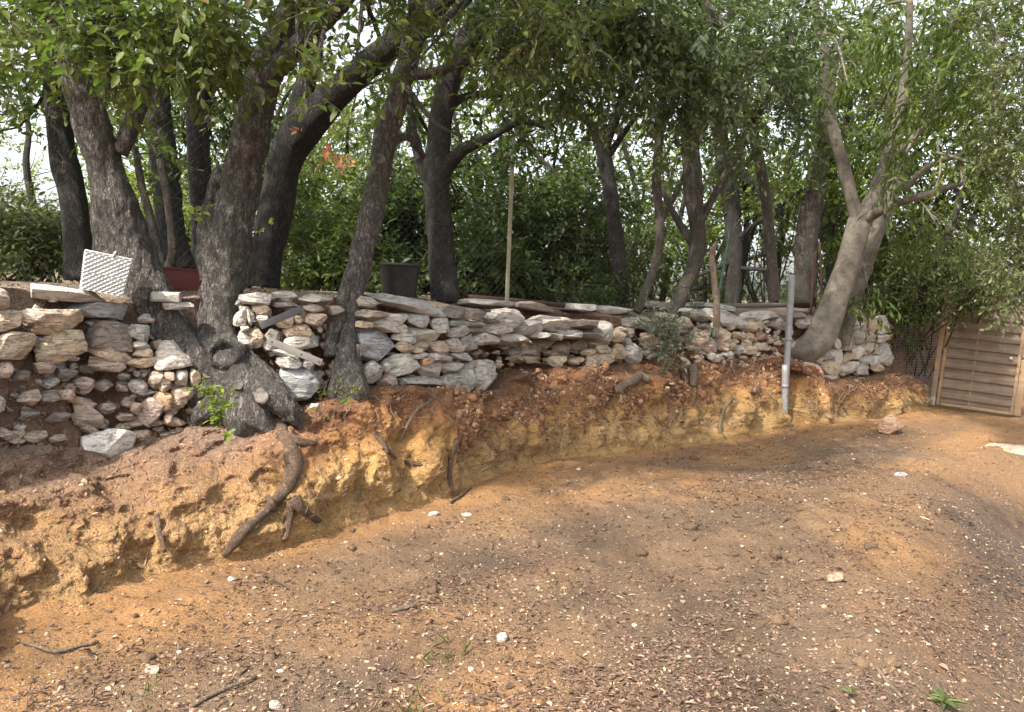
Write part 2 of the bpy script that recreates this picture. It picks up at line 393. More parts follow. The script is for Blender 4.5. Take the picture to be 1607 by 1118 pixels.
def make_ground():
    m_, n, b = mat('dirt', .96)
    v = coords(n, 'Object'); oc = attr(n, 'ochre').outputs['Fac']; dk = attr(n, 'humus_shade').outputs['Fac']
    n1 = noise(n, v, .9, 6, .62, .3); n2 = noise(n, v, 9, 6, .68); n3 = noise(n, v, 60, 4, .7); n4 = noise(n, v, 170, 3, .7)
    c = ramp(n, n1, [(.3, (.105, .065, .038)), (.5, (.152, .093, .050)), (.7, (.205, .126, .066))])
    c = mix(n, math_(n, 'MULTIPLY', oc, ramp(n, n2, [(.2, g(.6)), (.6, g(1))])), c, (.37, .185, .06))
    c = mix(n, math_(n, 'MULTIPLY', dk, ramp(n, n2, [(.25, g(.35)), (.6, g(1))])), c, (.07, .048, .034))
    c = mix(n, ramp(n, n3, [(.48, g(0)), (.72, g(.7))]), c, (.085, .052, .03))
    c = mix(n, ramp(n, n4, [(.56, g(0)), (.68, g(.65))]), c, (.42, .31, .20))
    c = mix(n, ramp(n, noise(n, v, 110, 3, .7), [(.55, g(0)), (.7, g(.6))]), c, (.09, .055, .035))
    n.links.new(c, b.inputs['Base Color'])
    h = math_(n, 'ADD', math_(n, 'MULTIPLY', n2, 1.2), math_(n, 'ADD', math_(n, 'MULTIPLY', n3, .5), math_(n, 'MULTIPLY', n4, .25)))
    bump(n, b, h, 1.0, .03)
    return m_
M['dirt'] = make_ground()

def make_litter(name, stops, rough=.8):
    m_, n, b = mat(name, rough)
    geo = N_(n, 'ShaderNodeNewGeometry')
    n.links.new(ramp(n, geo.outputs['Random Per Island'], stops), b.inputs['Base Color'])
    return m_
M['litter'] = make_litter('litter', [(0, (.06, .038, .026)), (.35, (.11, .068, .044)), (.65, (.155, .095, .06)), (.82, (.22, .125, .09)), (.94, (.32, .23, .15)), (.985, (.42, .32, .22)), (1, (.52, .44, .34))])
M['red_litter'] = make_litter('red_litter', [(0, (.09, .045, .03)), (.4, (.20, .09, .055)), (.7, (.30, .15, .10)), (1, (.40, .26, .18))])
M['red_clod'] = make_litter('red_clod', [(0, (.12, .055, .03)), (.5, (.20, .095, .048)), (.8, (.28, .15, .075)), (.94, (.38, .24, .13)), (1, (.52, .40, .27))], .95)
M['pebble'] = make_litter('pebble', [(0, (.18, .105, .06)), (.5, (.26, .165, .095)), (.82, (.34, .235, .145)), (.96, (.42, .32, .22)), (1, (.55, .48, .38))])
M['fibre'] = make_litter('fibre', [(0, (.13, .07, .04)), (.6, (.24, .15, .085)), (1, (.42, .31, .20))])

def simple(name, col, rough=.6, metal=0, nsc=12, var=.3, bs=.2, dirt=(.2, .14, .09)):
    m_, n, b = mat(name, rough); v = coords(n, 'Object')
    c = mix(n, ramp(n, noise(n, v, nsc, 5, .65), [(.4, g(0)), (.75, g(var))]), col, dirt)
    n.links.new(c, b.inputs['Base Color']); b.inputs['Metallic'].default_value = metal
    bump(n, b, noise(n, v, nsc * 5, 3), bs, .004); return m_
M['white_plastic'] = simple('white_plastic', (.52, .515, .51), .5, var=.55, dirt=(.30, .26, .21))
M['black_plastic'] = simple('black_plastic', (.018, .02, .024), .45, var=.2)
M['red_paint'] = simple('red_paint', (.20, .045, .035), .65, var=.35, dirt=(.10, .04, .03))
M['pipe_grey'] = simple('pipe_grey', (.25, .255, .26), .45, .0, 9, .75, dirt=(.16, .14, .12))
M['post_metal'] = simple('post_metal', (.30, .29, .20), .6, .2, 14, .5, dirt=(.2, .12, .06))
M['rust'] = simple('rust', (.07, .035, .022), .85, .1, 20, .6, dirt=(.06, .03, .02))
M['green_metal'] = simple('green_metal', (.05, .11, .085), .5, .2, 20, .3)
M['wire'] = simple('wire', (.04, .045, .042), .6, .0, 30, .3, 0)
M['wire_light'] = simple('wire_light', (.34, .34, .34), .5, .6, 30, .2, 0)
M['grey_metal'] = simple('grey_metal', (.16, .15, .135), .6, .2, 20, .4, dirt=(.09, .07, .05))
M['dark_board'] = simple('dark_board', (.05, .052, .058), .7, 0, 20, .4, dirt=(.12, .08, .05))
M['hole'] = simple('hole', (.02, .015, .012), .95)
M['slab'] = simple('slab', (.36, .29, .21), .9, 0, 7, .5, .6)
M['pink_paint'] = simple('pink_paint', (.65, .12, .15), .8, 0, 40, .6, dirt=(.4, .3, .25))
def make_wood(name, a, bcol):
    m_, n, b = mat(name, .75); v = coords(n, 'Object', (1.2, 1.2, 26))
    f = noise(n, v, 2.4, 6, .65, .6)
    oi = N_(n, 'ShaderNodeNewGeometry')
    c = ramp(n, f, [(.3, bcol), (.55, a), (.75, tuple(x * 1.25 for x in a))])
    c = mix(n, math_(n, 'MULTIPLY', oi.outputs['Random Per Island'], .5), c, tuple(x * .6 for x in a))
    c = mix(n, ramp(n, noise(n, coords(n, 'Object'), 7, 4), [(.45, g(0)), (.75, g(.6))]), c, (.19, .165, .14))
    n.links.new(c, b.inputs['Base Color']); bump(n, b, f, .4, .004); return m_
M['wood'] = make_wood('wood', (.19, .13, .085), (.085, .055, .036))
M['post_wood'] = make_wood('post_wood', (.30, .195, .105), (.17, .105, .055))

# ---------------------------------------------------------------- the bank: stations along the photograph's foot line
#            x     foot  earth-top  setback  wall-top  backing
ST = np.array([
    (-420, 1330, 800, 1.00, 425, .10),
    (-200, 1130, 745, 1.05, 428, .10),
    (   0, 1005, 700, 1.15, 440, .08),
    ( 170,  922, 705, 1.15, 462, .08),
    ( 300,  880, 668, 0.95, 462, .10),
    ( 420,  850, 655, 0.80, 462, .18),
    ( 520,  825, 628, 0.62, 464, .24),
    ( 570,  812, 608, 0.52, 470, .26),
    ( 700,  770, 612, 0.42, 478, .26),
    ( 780,  742, 615, 0.40, 485, .26),
    ( 800,  737, 592, 0.46, 487, .50),
    ( 860,  722, 578, 0.55, 490, .62),
    ( 950,  712, 578, 0.60, 493, .50),
    (1000,  705, 572, 0.66, 497, .25),
    (1060,  697, 578, 0.70, 500, .14),
    (1130,  685, 566, 0.70, 503, .10),
    (1230,  668, 560, 0.70, 500, .12),
    (1300,  664, 598, 0.62, 503, .22),
    (1400,  650, 588, 0.60, 499, .24),
    (1460,  641, 596, 0.80, 505, .20),
    (1560,  632, 596, 1.20, 508, .20)], float)
SX = np.arange(-420, 1560.5, 2.0)
def _sm(a, k=13):
    ker = np.hanning(k + 2)[1:-1]; ker /= ker.sum(); p = np.pad(a, k // 2, mode='edge'); return np.convolve(p, ker, 'valid')
cols = [np.interp(SX, ST[:, 0], ST[:, i]) for i in range(1, 6)]
yb_, yt_, sb_, yw_, bk_ = [_sm(c) for c in cols]
foot = atz(SX, yb_, 0.0); Yb = foot[:, 1]; Yt = Yb + sb_
top = at(SX, yt_, Yt); wtop = at(SX, yw_, Yt + .12)
def Yw(px): return np.interp(px, SX, Yt)
def bankY(px, py):
    b0, t0 = np.interp(px, SX, yb_), np.interp(px, SX, yt_)
    t = np.clip((b0 - py) / (b0 - t0), 0, 1) ** 1.7; return np.interp(px, SX, Yb) + t * np.interp(px, SX, sb_)
def bank(px, py, out=0.0): return at(px, py, bankY(px, py) - out)
tang = unit(np.gradient(_sm(wtop[:, 0], 81)) [:, None] * [1, 0, 0] + np.gradient(_sm(wtop[:, 1], 81))[:, None] * [0, 1, 0])
outn = np.stack([tang[:, 1], -tang[:, 0], 0 * tang[:, 0]], 1)          # horizontal, out of the bank

def make_bank():
    nf, nl, nb, nt_ = 120, 8, 70, 40
    rows, strat, amp = [], [], []
    for dz in (-.25, -.12):
        P = foot + outn * .16; P[:, 2] = dz; rows.append(P); strat.append(np.zeros(len(SX))); amp.append(np.full(len(SX), .2))
    for i in range(nf + 1):
        t = i / nf
        gset = t ** 2.0
        P = foot * 1.0; P = foot + (top - foot) * gset
        P[:, 2] = top[:, 2] * t
        toe = np.exp(-((t) / .06) ** 2) * .07
        P = P + outn * toe
        rows.append(P); strat.append(np.full(len(SX), t * .92)); amp.append(np.full(len(SX), min(1, .35 + t * 6)))
    for i in range(1, nl + 1):
        P = top - outn * (bk_ * i / nl)[:, None]; rows.append(P); strat.append(np.full(len(SX), .95)); amp.append(np.full(len(SX), .7))
    back0 = rows[-1]
    for i in range(1, nb + 1):
        t = i / nb
        P = back0 - outn * (.10 * t); P[:, 2] = back0[:, 2] + (wtop[:, 2] - .03 - back0[:, 2]) * t
        rows.append(P); strat.append(np.full(len(SX), .78 + .2 * t)); amp.append(np.full(len(SX), .75))
    back1 = rows[-1]
    for i in range(1, nt_ + 1):
        t = i / nt_
        P = back1 - outn * (3.2 * t ** 1.5); P[:, 2] = back1[:, 2] + (1.46 - back1[:, 2]) * min(1, t * 2) + .05 * math.sin(math.pi * t)
        rows.append(P); strat.append(np.full(len(SX), 1.0)); amp.append(np.full(len(SX), .35 * (1 - t)))
    G = np.stack(rows); S = np.stack(strat); A = np.stack(amp)
    P = G.reshape(-1, 3)
    d = .12 * fbm(P * 1.5, 3, 1) + .05 * np.tanh(5 * fbm(P * [2.6, 2.6, 3.4], 2, 11)) + .035 * np.tanh(6 * fbm(P * [6.5, 6.5, 5], 2, 13))
    d = d + .045 * ridged(P * [3.4, 3.4, 4.6], 4, 5) * np.clip(.6 + fbm(P * .9, 2, 14), .15, 1.2) + .016 * fbm(P * 17, 3, 9) + .022 * fbm(P * 34, 3, 21)
    # vertical gullies of the cut face
    d = d + .045 * ridged(P * [3.0, 3.0, .55], 3, 31)
    nrm = np.broadcast_to(outn[None], G.shape).reshape(-1, 3) + np.array([0, 0, .25])
    P = P + nrm * (d * A.ravel())[:, None]
    # the dug notch behind the pipe
    XX = np.broadcast_to(SX[None], S.shape).ravel()
    notch = np.exp(-((XX - 1250) / 13) ** 4) * (S.ravel() < .8)
    P = P - np.broadcast_to(outn[None], G.shape).reshape(-1, 3) * (notch * .35)[:, None]
    nr, nc = S.shape
    i = np.arange(nr - 1)[:, None] * nc; j = np.arange(nc - 1)[None]
    F = np.stack([i + j, i + j + 1, i + nc + j + 1, i + nc + j], -1).reshape(-1, 4)
    mb = MB(); mb.add(P, F); o = mb.build('earth_bank', M['earth'])
    a = o.data.attributes.new('strata', 'FLOAT', 'POINT'); a.data.foreach_set('value', S.ravel().astype(np.float32))
    tone = np.clip((520 - XX) / 160, 0, 1) * .62 + np.clip((XX - 1290) / 60, 0, 1) * .2
    tone = np.where(S.ravel() >= .999, .9, tone)
    a = o.data.attributes.new('tone', 'FLOAT', 'POINT'); a.data.foreach_set('value', tone.astype(np.float32))
    tag(o, kind='structure')
    return P.reshape(nr, nc, 3)
BANK = make_bank()
def bankS(px, py, out):
    b0, t0 = np.interp(px, SX, yb_), np.interp(px, SX, yt_); t = np.clip((b0 - py) / (b0 - t0), 0, 1)
    ci = int(np.clip(round((px - SX[0]) / 2), 0, len(SX) - 1)); return BANK[2 + int(t * 120), ci] + outn[ci] * out

# ---------------------------------------------------------------- ground
def axis(lo, hi, step, far, gmul=1.35):
    c = list(np.arange(lo, hi, step)); s = step; a = c[-1]
    while a < far: s *= gmul; a += s; c.append(a)
    s = step; b = c[0]; pre = []
    while b > -far: s *= gmul; b -= s; pre.append(b)
    return np.array(pre[::-1] + c)
def ground_z(X, Y):
    P = np.stack([X, Y, 0 * X], -1)
    z = .05 * fbm(P * .45, 2, 40) + .030 * fbm(P * 1.7, 3, 41) + .016 * ridged(P * 6, 3, 42) * np.clip(.6 + fbm(P * .8, 2, 47), 0, 1) + .006 * fbm(P * 24, 2, 43)
    z = z + .17 * np.exp(-(((X - 2.4) / 1.5) ** 2 + ((Y - 6.0) / 1.2) ** 2)) - .85 * np.clip((X + .25 * fbm(P * .9, 3, 52) - 1.95 - .54 * (Y - 3.9)) / 1.5, 0, 1) ** 1.5 * np.clip((8.5 - Y) / 1.5, 0, 1)
    u = (X - Y) * .707; v = (X + Y) * .707
    z = z + .022 * ridged(np.stack([u * 1.9, v * .28, 0 * u], -1), 2, 49) + .010 * ridged(np.stack([u * 6, v * .9, 0 * u], -1), 3, 50)
    rough = np.exp(-(((X - 1.7) / 1.6) ** 2 + ((Y - 5.2) / .9) ** 2))
    z = z + .035 * ridged(P * 4.5, 4, 45) * rough
    return z - .012
def bank_dist(X, Y):
    """signed distance from the foot line, positive out in the yard"""
    A = foot[::12, :2]; d = np.full(X.shape, 1e9); sgn = np.ones(X.shape)
    on = outn[::12, :2]
    for a, o in zip(A, on):
        dx, dy = X - a[0], Y - a[1]; q = dx * dx + dy * dy; mk = q < d
        d = np.where(mk, q, d); sgn = np.where(mk, np.sign(dx * o[0] + dy * o[1]), sgn)
    return np.sqrt(d) * sgn
def make_ground_mesh():
    gx = axis(-5, 9, .026, 260); gy = axis(1.4, 13.6, .026, 260)
    X, Y = np.meshgrid(gx, gy); fade = np.clip(1 - (np.maximum(np.abs(X - 2) - 8, 0) + np.maximum(np.abs(Y - 7) - 7, 0)) / 4, 0, 1)
    Z = ground_z(X, Y) * fade - (1 - fade) * .05
    nr, nc = X.shape
    i = np.arange(nr - 1)[:, None] * nc; j = np.arange(nc - 1)[None]
    F = np.stack([i + j, i + j + 1, i + nc + j + 1, i + nc + j], -1).reshape(-1, 4)
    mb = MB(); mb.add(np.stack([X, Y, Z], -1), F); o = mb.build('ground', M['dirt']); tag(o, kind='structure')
    d = bank_dist(X.ravel(), Y.ravel()); P = np.stack([X.ravel(), Y.ravel(), 0 * d], -1)
    nz = fbm(P * [1.1, 1.1, 1], 4, 60)
    oc = np.clip(1.0 - (d - .25 + nz * .55) / .55, 0, 1)
    oc = np.maximum(oc, np.clip(1 - np.hypot((P[:, 0] + 1.7) / 1.0, (P[:, 1] - 3.6) / .8) + nz * .5, 0, 1))
    oc = np.maximum(oc, np.clip(fbm(P * .8, 3, 66) * 1.6, 0, 1) * .8)
    oc = np.maximum(oc, np.clip((P[:, 1] - 8.6 + nz) / 1.0, 0, 1) * .8)
    u = (P[:, 0] - P[:, 1]) * .707; vv = (P[:, 0] + P[:, 1]) * .707     # bands that run along the bank
    band = fbm(np.stack([u * 1.5, vv * .35, 0 * u], -1), 4, 70)
    hu_shade = .6 * np.clip((band - .02) * 3.2, 0, 1) * np.clip((d - .35) / .4, 0, 1)
    hu_shade = np.maximum(hu_shade, np.clip(1 - np.hypot((u + 2.55 - .0 * vv) / .35, (vv - 1.75) / 1.1) + nz * .4, 0, 1))
    hu_shade = np.maximum(hu_shade, 1.0 * np.clip((P[:, 0] - 1.9 - .54 * (P[:, 1] - 3.9) + nz * .45) / .7, 0, 1) * np.clip((8.5 - P[:, 1]) / 1.2, 0, 1))  # lower right: shade painted as dark colour, on top of the humus bands
    for nm, val in (('ochre', oc), ('humus_shade', hu_shade)):
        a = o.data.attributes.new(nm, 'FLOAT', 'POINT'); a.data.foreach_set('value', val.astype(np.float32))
make_ground_mesh()
# terrace behind the wall, out to the horizon
mb = MB()
bx = BANK[-1][::6]; far = bx - outn[::6] * 300; far[:, 2] = 1.40
mid = bx - outn[::6] * 8; mid[:, 2] = 1.44
st0 = bx + outn[::6] * .4; st0[:, 2] -= .03
L_ = len(bx); V = np.vstack([st0, mid, far])
i = np.arange(L_ - 1); F = np.vstack([np.stack([i, i + 1, L_ + i + 1, L_ + i], -1), np.stack([L_ + i, L_ + i + 1, 2 * L_ + i + 1, 2 * L_ + i], -1)])
mb.add(V, F)
# side skirts so the terrace reaches round both ends of the bank
a0, a1 = bx[0], bx[-1]
mb.add(np.array([[a0[0], a0[1], 1.43], [far[0][0], far[0][1], 1.40], [-300, far[0][1] - 150, 1.40], [-300, a0[1] - 20, 1.40], [a0[0] - 3, a0[1] - 3, 1.43]]), [np.array([[0, 1, 2, 3, 4]])])
mb.add(np.array([[a1[0], a1[1], 1.43], [far[-1][0], far[-1][1], 1.40], [330, far[-1][1], 1.40], [330, 25, .2], [a1[0] + 4, a1[1] + .5, .6]]), [np.array([[0, 1, 2, 3, 4]])])
tag(mb.build('terrace', M['dirt']), kind='structure')

# ---------------------------------------------------------------- stones
_ico = {}
def ico(s):
    if s not in _ico:
        bm = bmesh.new(); bmesh.ops.create_icosphere(bm, subdivisions=s, radius=1)
        _ico[s] = (np.array([v.co[:] for v in bm.verts]), np.array([[v.index for v in f.verts] for f in bm.faces])); bm.free()
    return _ico[s]
TONE = {'g': (.49, .46, .415), 'w': (.62, .57, .495), 't': (.60, .46, .31), 'p': (.56, .42, .33), 'o': (.55, .31, .15), 'b': (.40, .41, .43), 'd': (.25, .21, .175), 'r': (.42, .23, .13)}
def stone_shape(hx, hy, hz, seed, res=4, boxy=None, cut=(.64, .98)):
    r = np.random.default_rng(seed); V, F = ico(res)
    n = boxy or r.uniform(3.0, 6.0)
    P = V / ((np.abs(V) ** n).sum(1) ** (1 / n))[:, None]
    for k in range(16):
        d = unit(r.normal(size=3) * [1, 1, .8]); o = r.uniform(*cut)
        e = P @ d - o; P = P - np.maximum(e, 0)[:, None] * d
    P = P * [hx, hy, hz] ; sc = max(hx, hz); off = r.uniform(0, 50, 3)
    nrm = unit(P / np.array([hx, hy, hz]) ** 2)
    dis = .06 * fbm(P / sc * 1.5 + off, 2, seed % 97) + .06 * ridged(P / sc * [2.6, 2.6, 4.5] + off, 3, seed % 89) + .025 * fbm(P / sc * 9 + off, 2, 3)
    P = P + nrm * (dis * min(hx, hz) )[:, None]
    mx = np.abs(P).max(0); P = P * (np.array([hx, hy, hz]) / mx)
    return P, F
sid = [100]
def stone(x0, y0, x1, y1, tone='g', tilt=0.0, dy=0.0, parent=None, name='stone', res=4, jut=.02, boxy=None, Y=None, thick=None):
    xc, yc = (x0 + x1) / 2, (y0 + y1) / 2; sid[0] += 1; rr = np.random.default_rng(sid[0])
    if Y is None:
        pa, pb = at(x0, yc, Yw(x0)), at(x1, yc, Yw(x1)); Yc = Yw(xc)
        T = pb - pa; T[2] = 0; wdt = np.linalg.norm(T); T /= wdt
        # never wider along the wall than its own picture height allows for grazing parts
    else:
        Yc = Y; T = np.array([1.0, 0, 0]); wdt = (x1 - x0) * Yc / FPX
        i = np.searchsorted(SX, xc); T = tang[min(max(i, 0), len(SX) - 1)].copy(); wdt = (x1 - x0) * Yc / FPX * 1.15
    hh = (y1 - y0) * Yc / FPX / 2 * 1.06; hw = wdt / 2 * 1.05
    hd = thick or min(max(.55 * hw, .8 * hh, .07), .2)
    P, F = stone_shape(hw, hd, hh, sid[0], res, boxy or (9 if hw > 2.6 * hh else None))
    O = np.array([T[1], -T[0], 0])
    tl = R(tilt) - roll * .6; yaw = rr.uniform(-.12, .12)
    T2 = T * math.cos(yaw) + O * math.sin(yaw); O2 = O * math.cos(yaw) - T * math.sin(yaw)
    up = np.array([0, 0, 1.0]); X = T2 * math.cos(tl) + up * math.sin(tl); Z = up * math.cos(tl) - T2 * math.sin(tl)
    c = at(xc, yc, Yc + dy) - O * (hd - jut - rr.uniform(0, .03))
    W = P[:, :1] * X + P[:, 1:2] * (-O2) + P[:, 2:] * Z + c
    mb = MB(); mb.add(W, F)
    o = mb.build(name, M['stone'], origin=c) if parent is None else mb.build(name, M['stone'], parent=None, origin=c)
    if parent is not None:
        o.parent = parent; o.location = Vector(c) - parent.location
    col = np.array(TONE[tone]) * rr.uniform(.85, 1.12) * (1 + rr.normal(0, .012, 3)); o.color = (*[float(v) for v in col], 1)
    return o
def crop(ox, oy, s, lst):
    return [(ox + a[0] / s, oy + a[1] / s, ox + a[2] / s, oy + a[3] / s, *a[4:]) for a in lst]

# main section, between the split trunk and the overhang
main = crop(500, 440, 3.2875, [
 (205,85,315,145,'g',-4),(312,92,675,168,'g',-6),(672,135,795,200,'d',-3),(760,140,872,205,'d',-4),(868,165,962,222,'g',-4),(955,150,1078,250,'w'),(1050,200,1192,285,'g'),(1190,195,1320,275,'w'),
 (205,150,350,215,'d'),(340,165,465,230,'w',-4),(465,178,618,248,'g',-3),(600,195,690,278,'g'),(690,205,790,238,'w'),(785,210,870,240,'g'),(868,222,1048,285,'w',-6),(690,232,792,300,'g'),(790,243,893,287,'d',-2),
 (190,212,275,248,'t',-8),(275,210,480,272,'w',-8),(475,238,672,322,'w',-8),(395,272,515,332,'w',-12),(670,300,755,372,'w'),(740,290,820,375,'g'),(800,290,850,335,'g'),
 (188,260,408,428,'b',0),(405,315,500,380,'t'),(485,318,592,376,'t'),(590,315,675,390,'p'),(845,268,978,345,'w'),(970,280,1142,342,'w'),
 (490,370,580,405,'w'),(525,398,595,432,'o',8),(580,372,697,422,'w',-5),(697,375,812,417,'w',-3),
 (378,380,535,505,'w'),(530,418,660,497,'w'),(655,415,775,482,'g'),(748,412,838,582,'g'),(826,415,930,582,'w'),(335,422,380,485,'w'),
 (225,420,340,535,'g'),(330,485,428,565,'p',-8),(415,500,655,555,'g',2),(650,485,762,570,'g'),(705,483,765,530,'g',-20),(172,330,230,420,'p'),(690,540,770,600,'p')])
wall = thing('dry_stone_wall', at(680, 610, Yw(680)), 'tall section of pale dry stone wall right of the split leaning trunk, above ochre earth', 'wall', 'dry stone wall sections along the bank')
for s in main: stone(*s[:4], s[4], (s[5] if len(s) > 5 else 0), parent=wall, res=5)
# overhanging lip and the stones left in its hollow
lip = crop(800, 440, 3.7275, [
 (230,215,365,312,'w'),(312,282,442,350,'w'),(358,225,432,285,'g'),(425,240,565,302,'d'),(443,298,578,352,'g'),(250,312,335,360,'d'),(555,245,615,372,'g'),(170,308,262,350,'g')])  # lowest dark piece: shadow below the slabs put into a stone's tone
deep = crop(800, 440, 3.7275, [(150,345,275,415,'t'),(265,355,388,455,'t'),(200,408,290,448,'t'),(85,380,185,445,'p'),(95,440,170,490,'t'),(375,345,462,412,'t'),(448,345,562,398,'t'),(5,385,95,440,'d'),(20,435,100,490,'t')])
face = crop(800, 440, 3.7275, [(240,446,312,512,'t'),(290,446,352,487,'t'),(353,453,412,498,'t'),(408,453,452,487,'t'),(438,398,512,442,'t'),
 (612,280,680,365,'t'),(515,378,594,432,'t'),(600,365,690,462,'t'),(525,425,616,497,'t'),(443,432,547,517,'t',15),(588,403,627,462,'t'),(663,333,714,374,'g'),(640,270,684,306,'t'),(680,280,752,347,'d'),(680,375,787,492,'g',-35),
 (338,523,399,577,'p'),(395,518,447,572,'p')])
wall2 = thing('overhanging_wall', at(900, 560, Yw(900)), 'undermined stretch of stone wall whose slabs jut over a dark hollow of tan rubble', 'wall', 'dry stone wall sections along the bank')
for s in lip: stone(*s[:4], s[4], 0, dy=-.16, parent=wall2, res=5, thick=.3)
for s in deep: stone(*s[:4], s[4], 0, dy=.36, parent=wall2)
for s in face: stone(*s[:4], s[4], (s[5] if len(s) > 5 else 0), dy=.02, parent=wall2)
# rubble right of the olive shrub
wall3 = thing('rubble_wall', at(1130, 560, Yw(1130)), 'crumbling small rubble stones under a grey cap slab between olive shrub and grey pipe', 'wall', 'dry stone wall sections along the bank')
for s in crop(800, 440, 3.7275, [
 (800,222,872,272,'t'),(990,218,1072,292,'p'),(1108,283,1182,342,'p'),(1128,348,1232,427,'p'),(1228,283,1307,392,'t'),(1188,278,1247,352,'t'),(1163,418,1202,470,'w'),(1198,433,1247,482,'w'),(1253,413,1332,462,'w'),(1288,368,1332,412,'t'),(1328,378,1382,432,'w'),(1373,383,1447,437,'t'),(1308,298,1372,347,'t'),(1393,308,1447,372,'t'),(1368,343,1422,397,'t'),(1380,242,1467,302,'t'),(1100,250,1170,290,'d'),(1440,235,1500,300,'p'),(1450,300,1505,360,'r'),(1445,360,1500,410,'p'),(1300,345,1345,375,'t'),(1245,390,1290,418,'t'),
 (1050,170,1215,245,'g'),(1210,178,1395,282,'g',-2),(1388,188,1475,242,'g'),(1470,180,1600,240,'g'),(880,190,1010,240,'d'),(1500,240,1590,285,'d')]):
    stone(*s[:4], s[4], (s[5] if len(s) > 5 else 0), parent=wall3)
# far right end
wall4 = thing('end_wall', at(1360, 590, Yw(1360)), 'sunlit white block wall end behind the twin smooth grey trunks', 'wall', 'dry stone wall sections along the bank')
for s in crop(1080, 380, 3.0493, [
 (800,362,872,432,'w'),(868,372,932,442,'t'),(925,348,972,442,'w'),(785,425,882,502,'g'),(742,443,792,522,'g'),(700,512,747,582,'w'),(745,528,792,577,'t'),(788,493,852,562,'w'),(848,473,912,522,'g'),(858,503,937,547,'g'),(905,503,957,582,'g'),(898,438,972,482,'w'),(658,568,742,657,'t'),(735,573,832,642,'w'),(813,583,882,642,'g'),(833,548,902,592,'g'),(878,543,937,592,'w'),(898,578,962,632,'t'),(945,475,997,600,'g'),(650,638,740,672,'p'),(700,455,748,515,'w'),(840,425,900,475,'g'),(760,390,803,428,'g'),
 (408,368,478,422,'g'),(518,363,592,414,'g'),(470,338,592,372,'d'),(590,540,660,590,'g'),(640,520,705,575,'g')]):
    stone(*s[:4], s[4], 0, parent=wall4)
# between the two big trunks
wall5 = thing('patched_wall', at(450, 590, Yw(450)), 'stone wall patch between the knotted stump and the split trunk, thin slabs along its top', 'wall', 'dry stone wall sections along the bank')
for s in crop(250, 380, 3.2875, [
 (393,258,577,324,'g',-2),(578,256,740,300,'w',-2),(723,268,899,322,'g'),(485,323,582,377,'t'),(590,308,732,337,'d'),(748,323,872,367,'d'),(388,343,462,442,'w'),(438,348,492,417,'w'),(488,373,562,417,'g'),(593,378,692,447,'t'),(688,376,752,432,'t'),(743,368,862,442,'p'),(398,458,480,554,'w'),(460,438,544,547,'t'),(418,423,464,464,'w'),(538,438,622,562,'g'),(628,423,792,502,'t'),(638,458,827,572,'w'),(573,558,732,592,'g',-8),(606,578,740,660,'w'),(733,613,802,662,'g'),
 (-40,255,140,310,'g'),(0,308,180,350,'g'),(880,330,960,380,'d')]):
    stone(*s[:4], s[4], (s[5] if len(s) > 5 else 0), parent=wall5, res=5)
# left, half buried
wall6 = thing('tumbled_wall', at(120, 640, Yw(120)), 'tumbled left wall of large tan blocks and long projecting slabs, half buried in dirt', 'wall', 'dry stone wall sections along the bank')
for s in crop(0, 350, 2.795, [
 (180,283,497,347,'g',-4),(303,343,567,434,'b',-4),(-40,310,47,382,'p'),(-30,383,97,482,'t'),(93,368,262,457,'p'),(163,373,372,492,'t',0),(178,468,372,622,'t',0),(-20,478,152,602,'t'),(373,433,622,562,'d',-6),(558,443,657,522,'g',-10),(573,513,662,562,'g'),(368,528,592,612,'t',-10),(578,548,672,597,'t'),(383,583,547,657,'p'),(558,588,692,642,'t'),
 (673,518,852,652,'w'),(648,648,732,727,'p',35),(718,653,767,692,'p'),(763,648,827,717,'w'),(553,688,652,747,'g',-20),(508,658,572,702,'d'),(823,638,882,722,'t'),(653,743,757,827,'o'),(748,733,822,822,'t'),(603,773,722,892,'p',-35),(758,718,862,782,'t'),(693,683,752,742,'t'),(498,838,587,870,'p'),(513,708,562,742,'p'),(718,838,767,882,'p'),(568,788,622,842,'p'),(333,678,412,737,'p'),(83,733,192,807,'p'),(-20,753,37,837,'g'),(58,648,142,702,'d'),(438,788,502,842,'p'),(328,808,452,902,'p'),(368,888,432,932,'p'),
 (250,640,330,690,'d'),(150,610,260,660,'p'),(180,740,260,790,'d'),(0,610,60,680,'p'),(260,730,330,780,'p'),(420,690,500,740,'d'),(100,820,170,860,'d'),(220,830,300,880,'d'),(0,900,60,950,'p'),(430,860,490,900,'p'),(860,780,905,815,'p'),(880,720,925,760,'p')]):
    stone(*s[:4], s[4], (s[5] if len(s) > 5 else rng.normal(0, 16) if s[1] > 585 else rng.normal(0, 3)), parent=wall6, res=5 if (s[2] - s[0]) > 35 else 4, jut=.035)
def chinking(parent, x0, x1, f0, f1, n, tones, dy=.05, size=(9, 20), jut=.0):
    for tn in tones:
        mb = MB()
        for k in range(n):
            xc = rng.uniform(x0, x1); ya, yb = f0(xc), f1(xc); yc = rng.uniform(ya, yb); w_ = rng.uniform(*size); h_ = w_ * rng.uniform(.4, .85)
            i = int(np.clip(round((xc - SX[0]) / 2), 0, len(SX) - 1)); Yc = Yt[i]; q = Yc / FPX / 2; sid[0] += 1
            P, F = stone_shape(w_ * q * 1.15, max(w_, h_) * q * .9, h_ * q, sid[0], 3, 4, (.52, .92)); a = rng.normal(0, .3); T, O = tang[i], outn[i]; z = np.array([0, 0, 1.0])
            X = T * math.cos(a) + z * math.sin(a); Z = z * math.cos(a) - T * math.sin(a)
            mb.add(P[:, :1] * X - P[:, 1:2] * O + P[:, 2:] * Z + at(xc, yc, Yc + dy + rng.uniform(-.02, .05)) - O * .03, F)
        o = mb.build('chinking', M['stone'], parent); o['kind'] = 'stuff'; o.color = (*TONE[tn], 1)
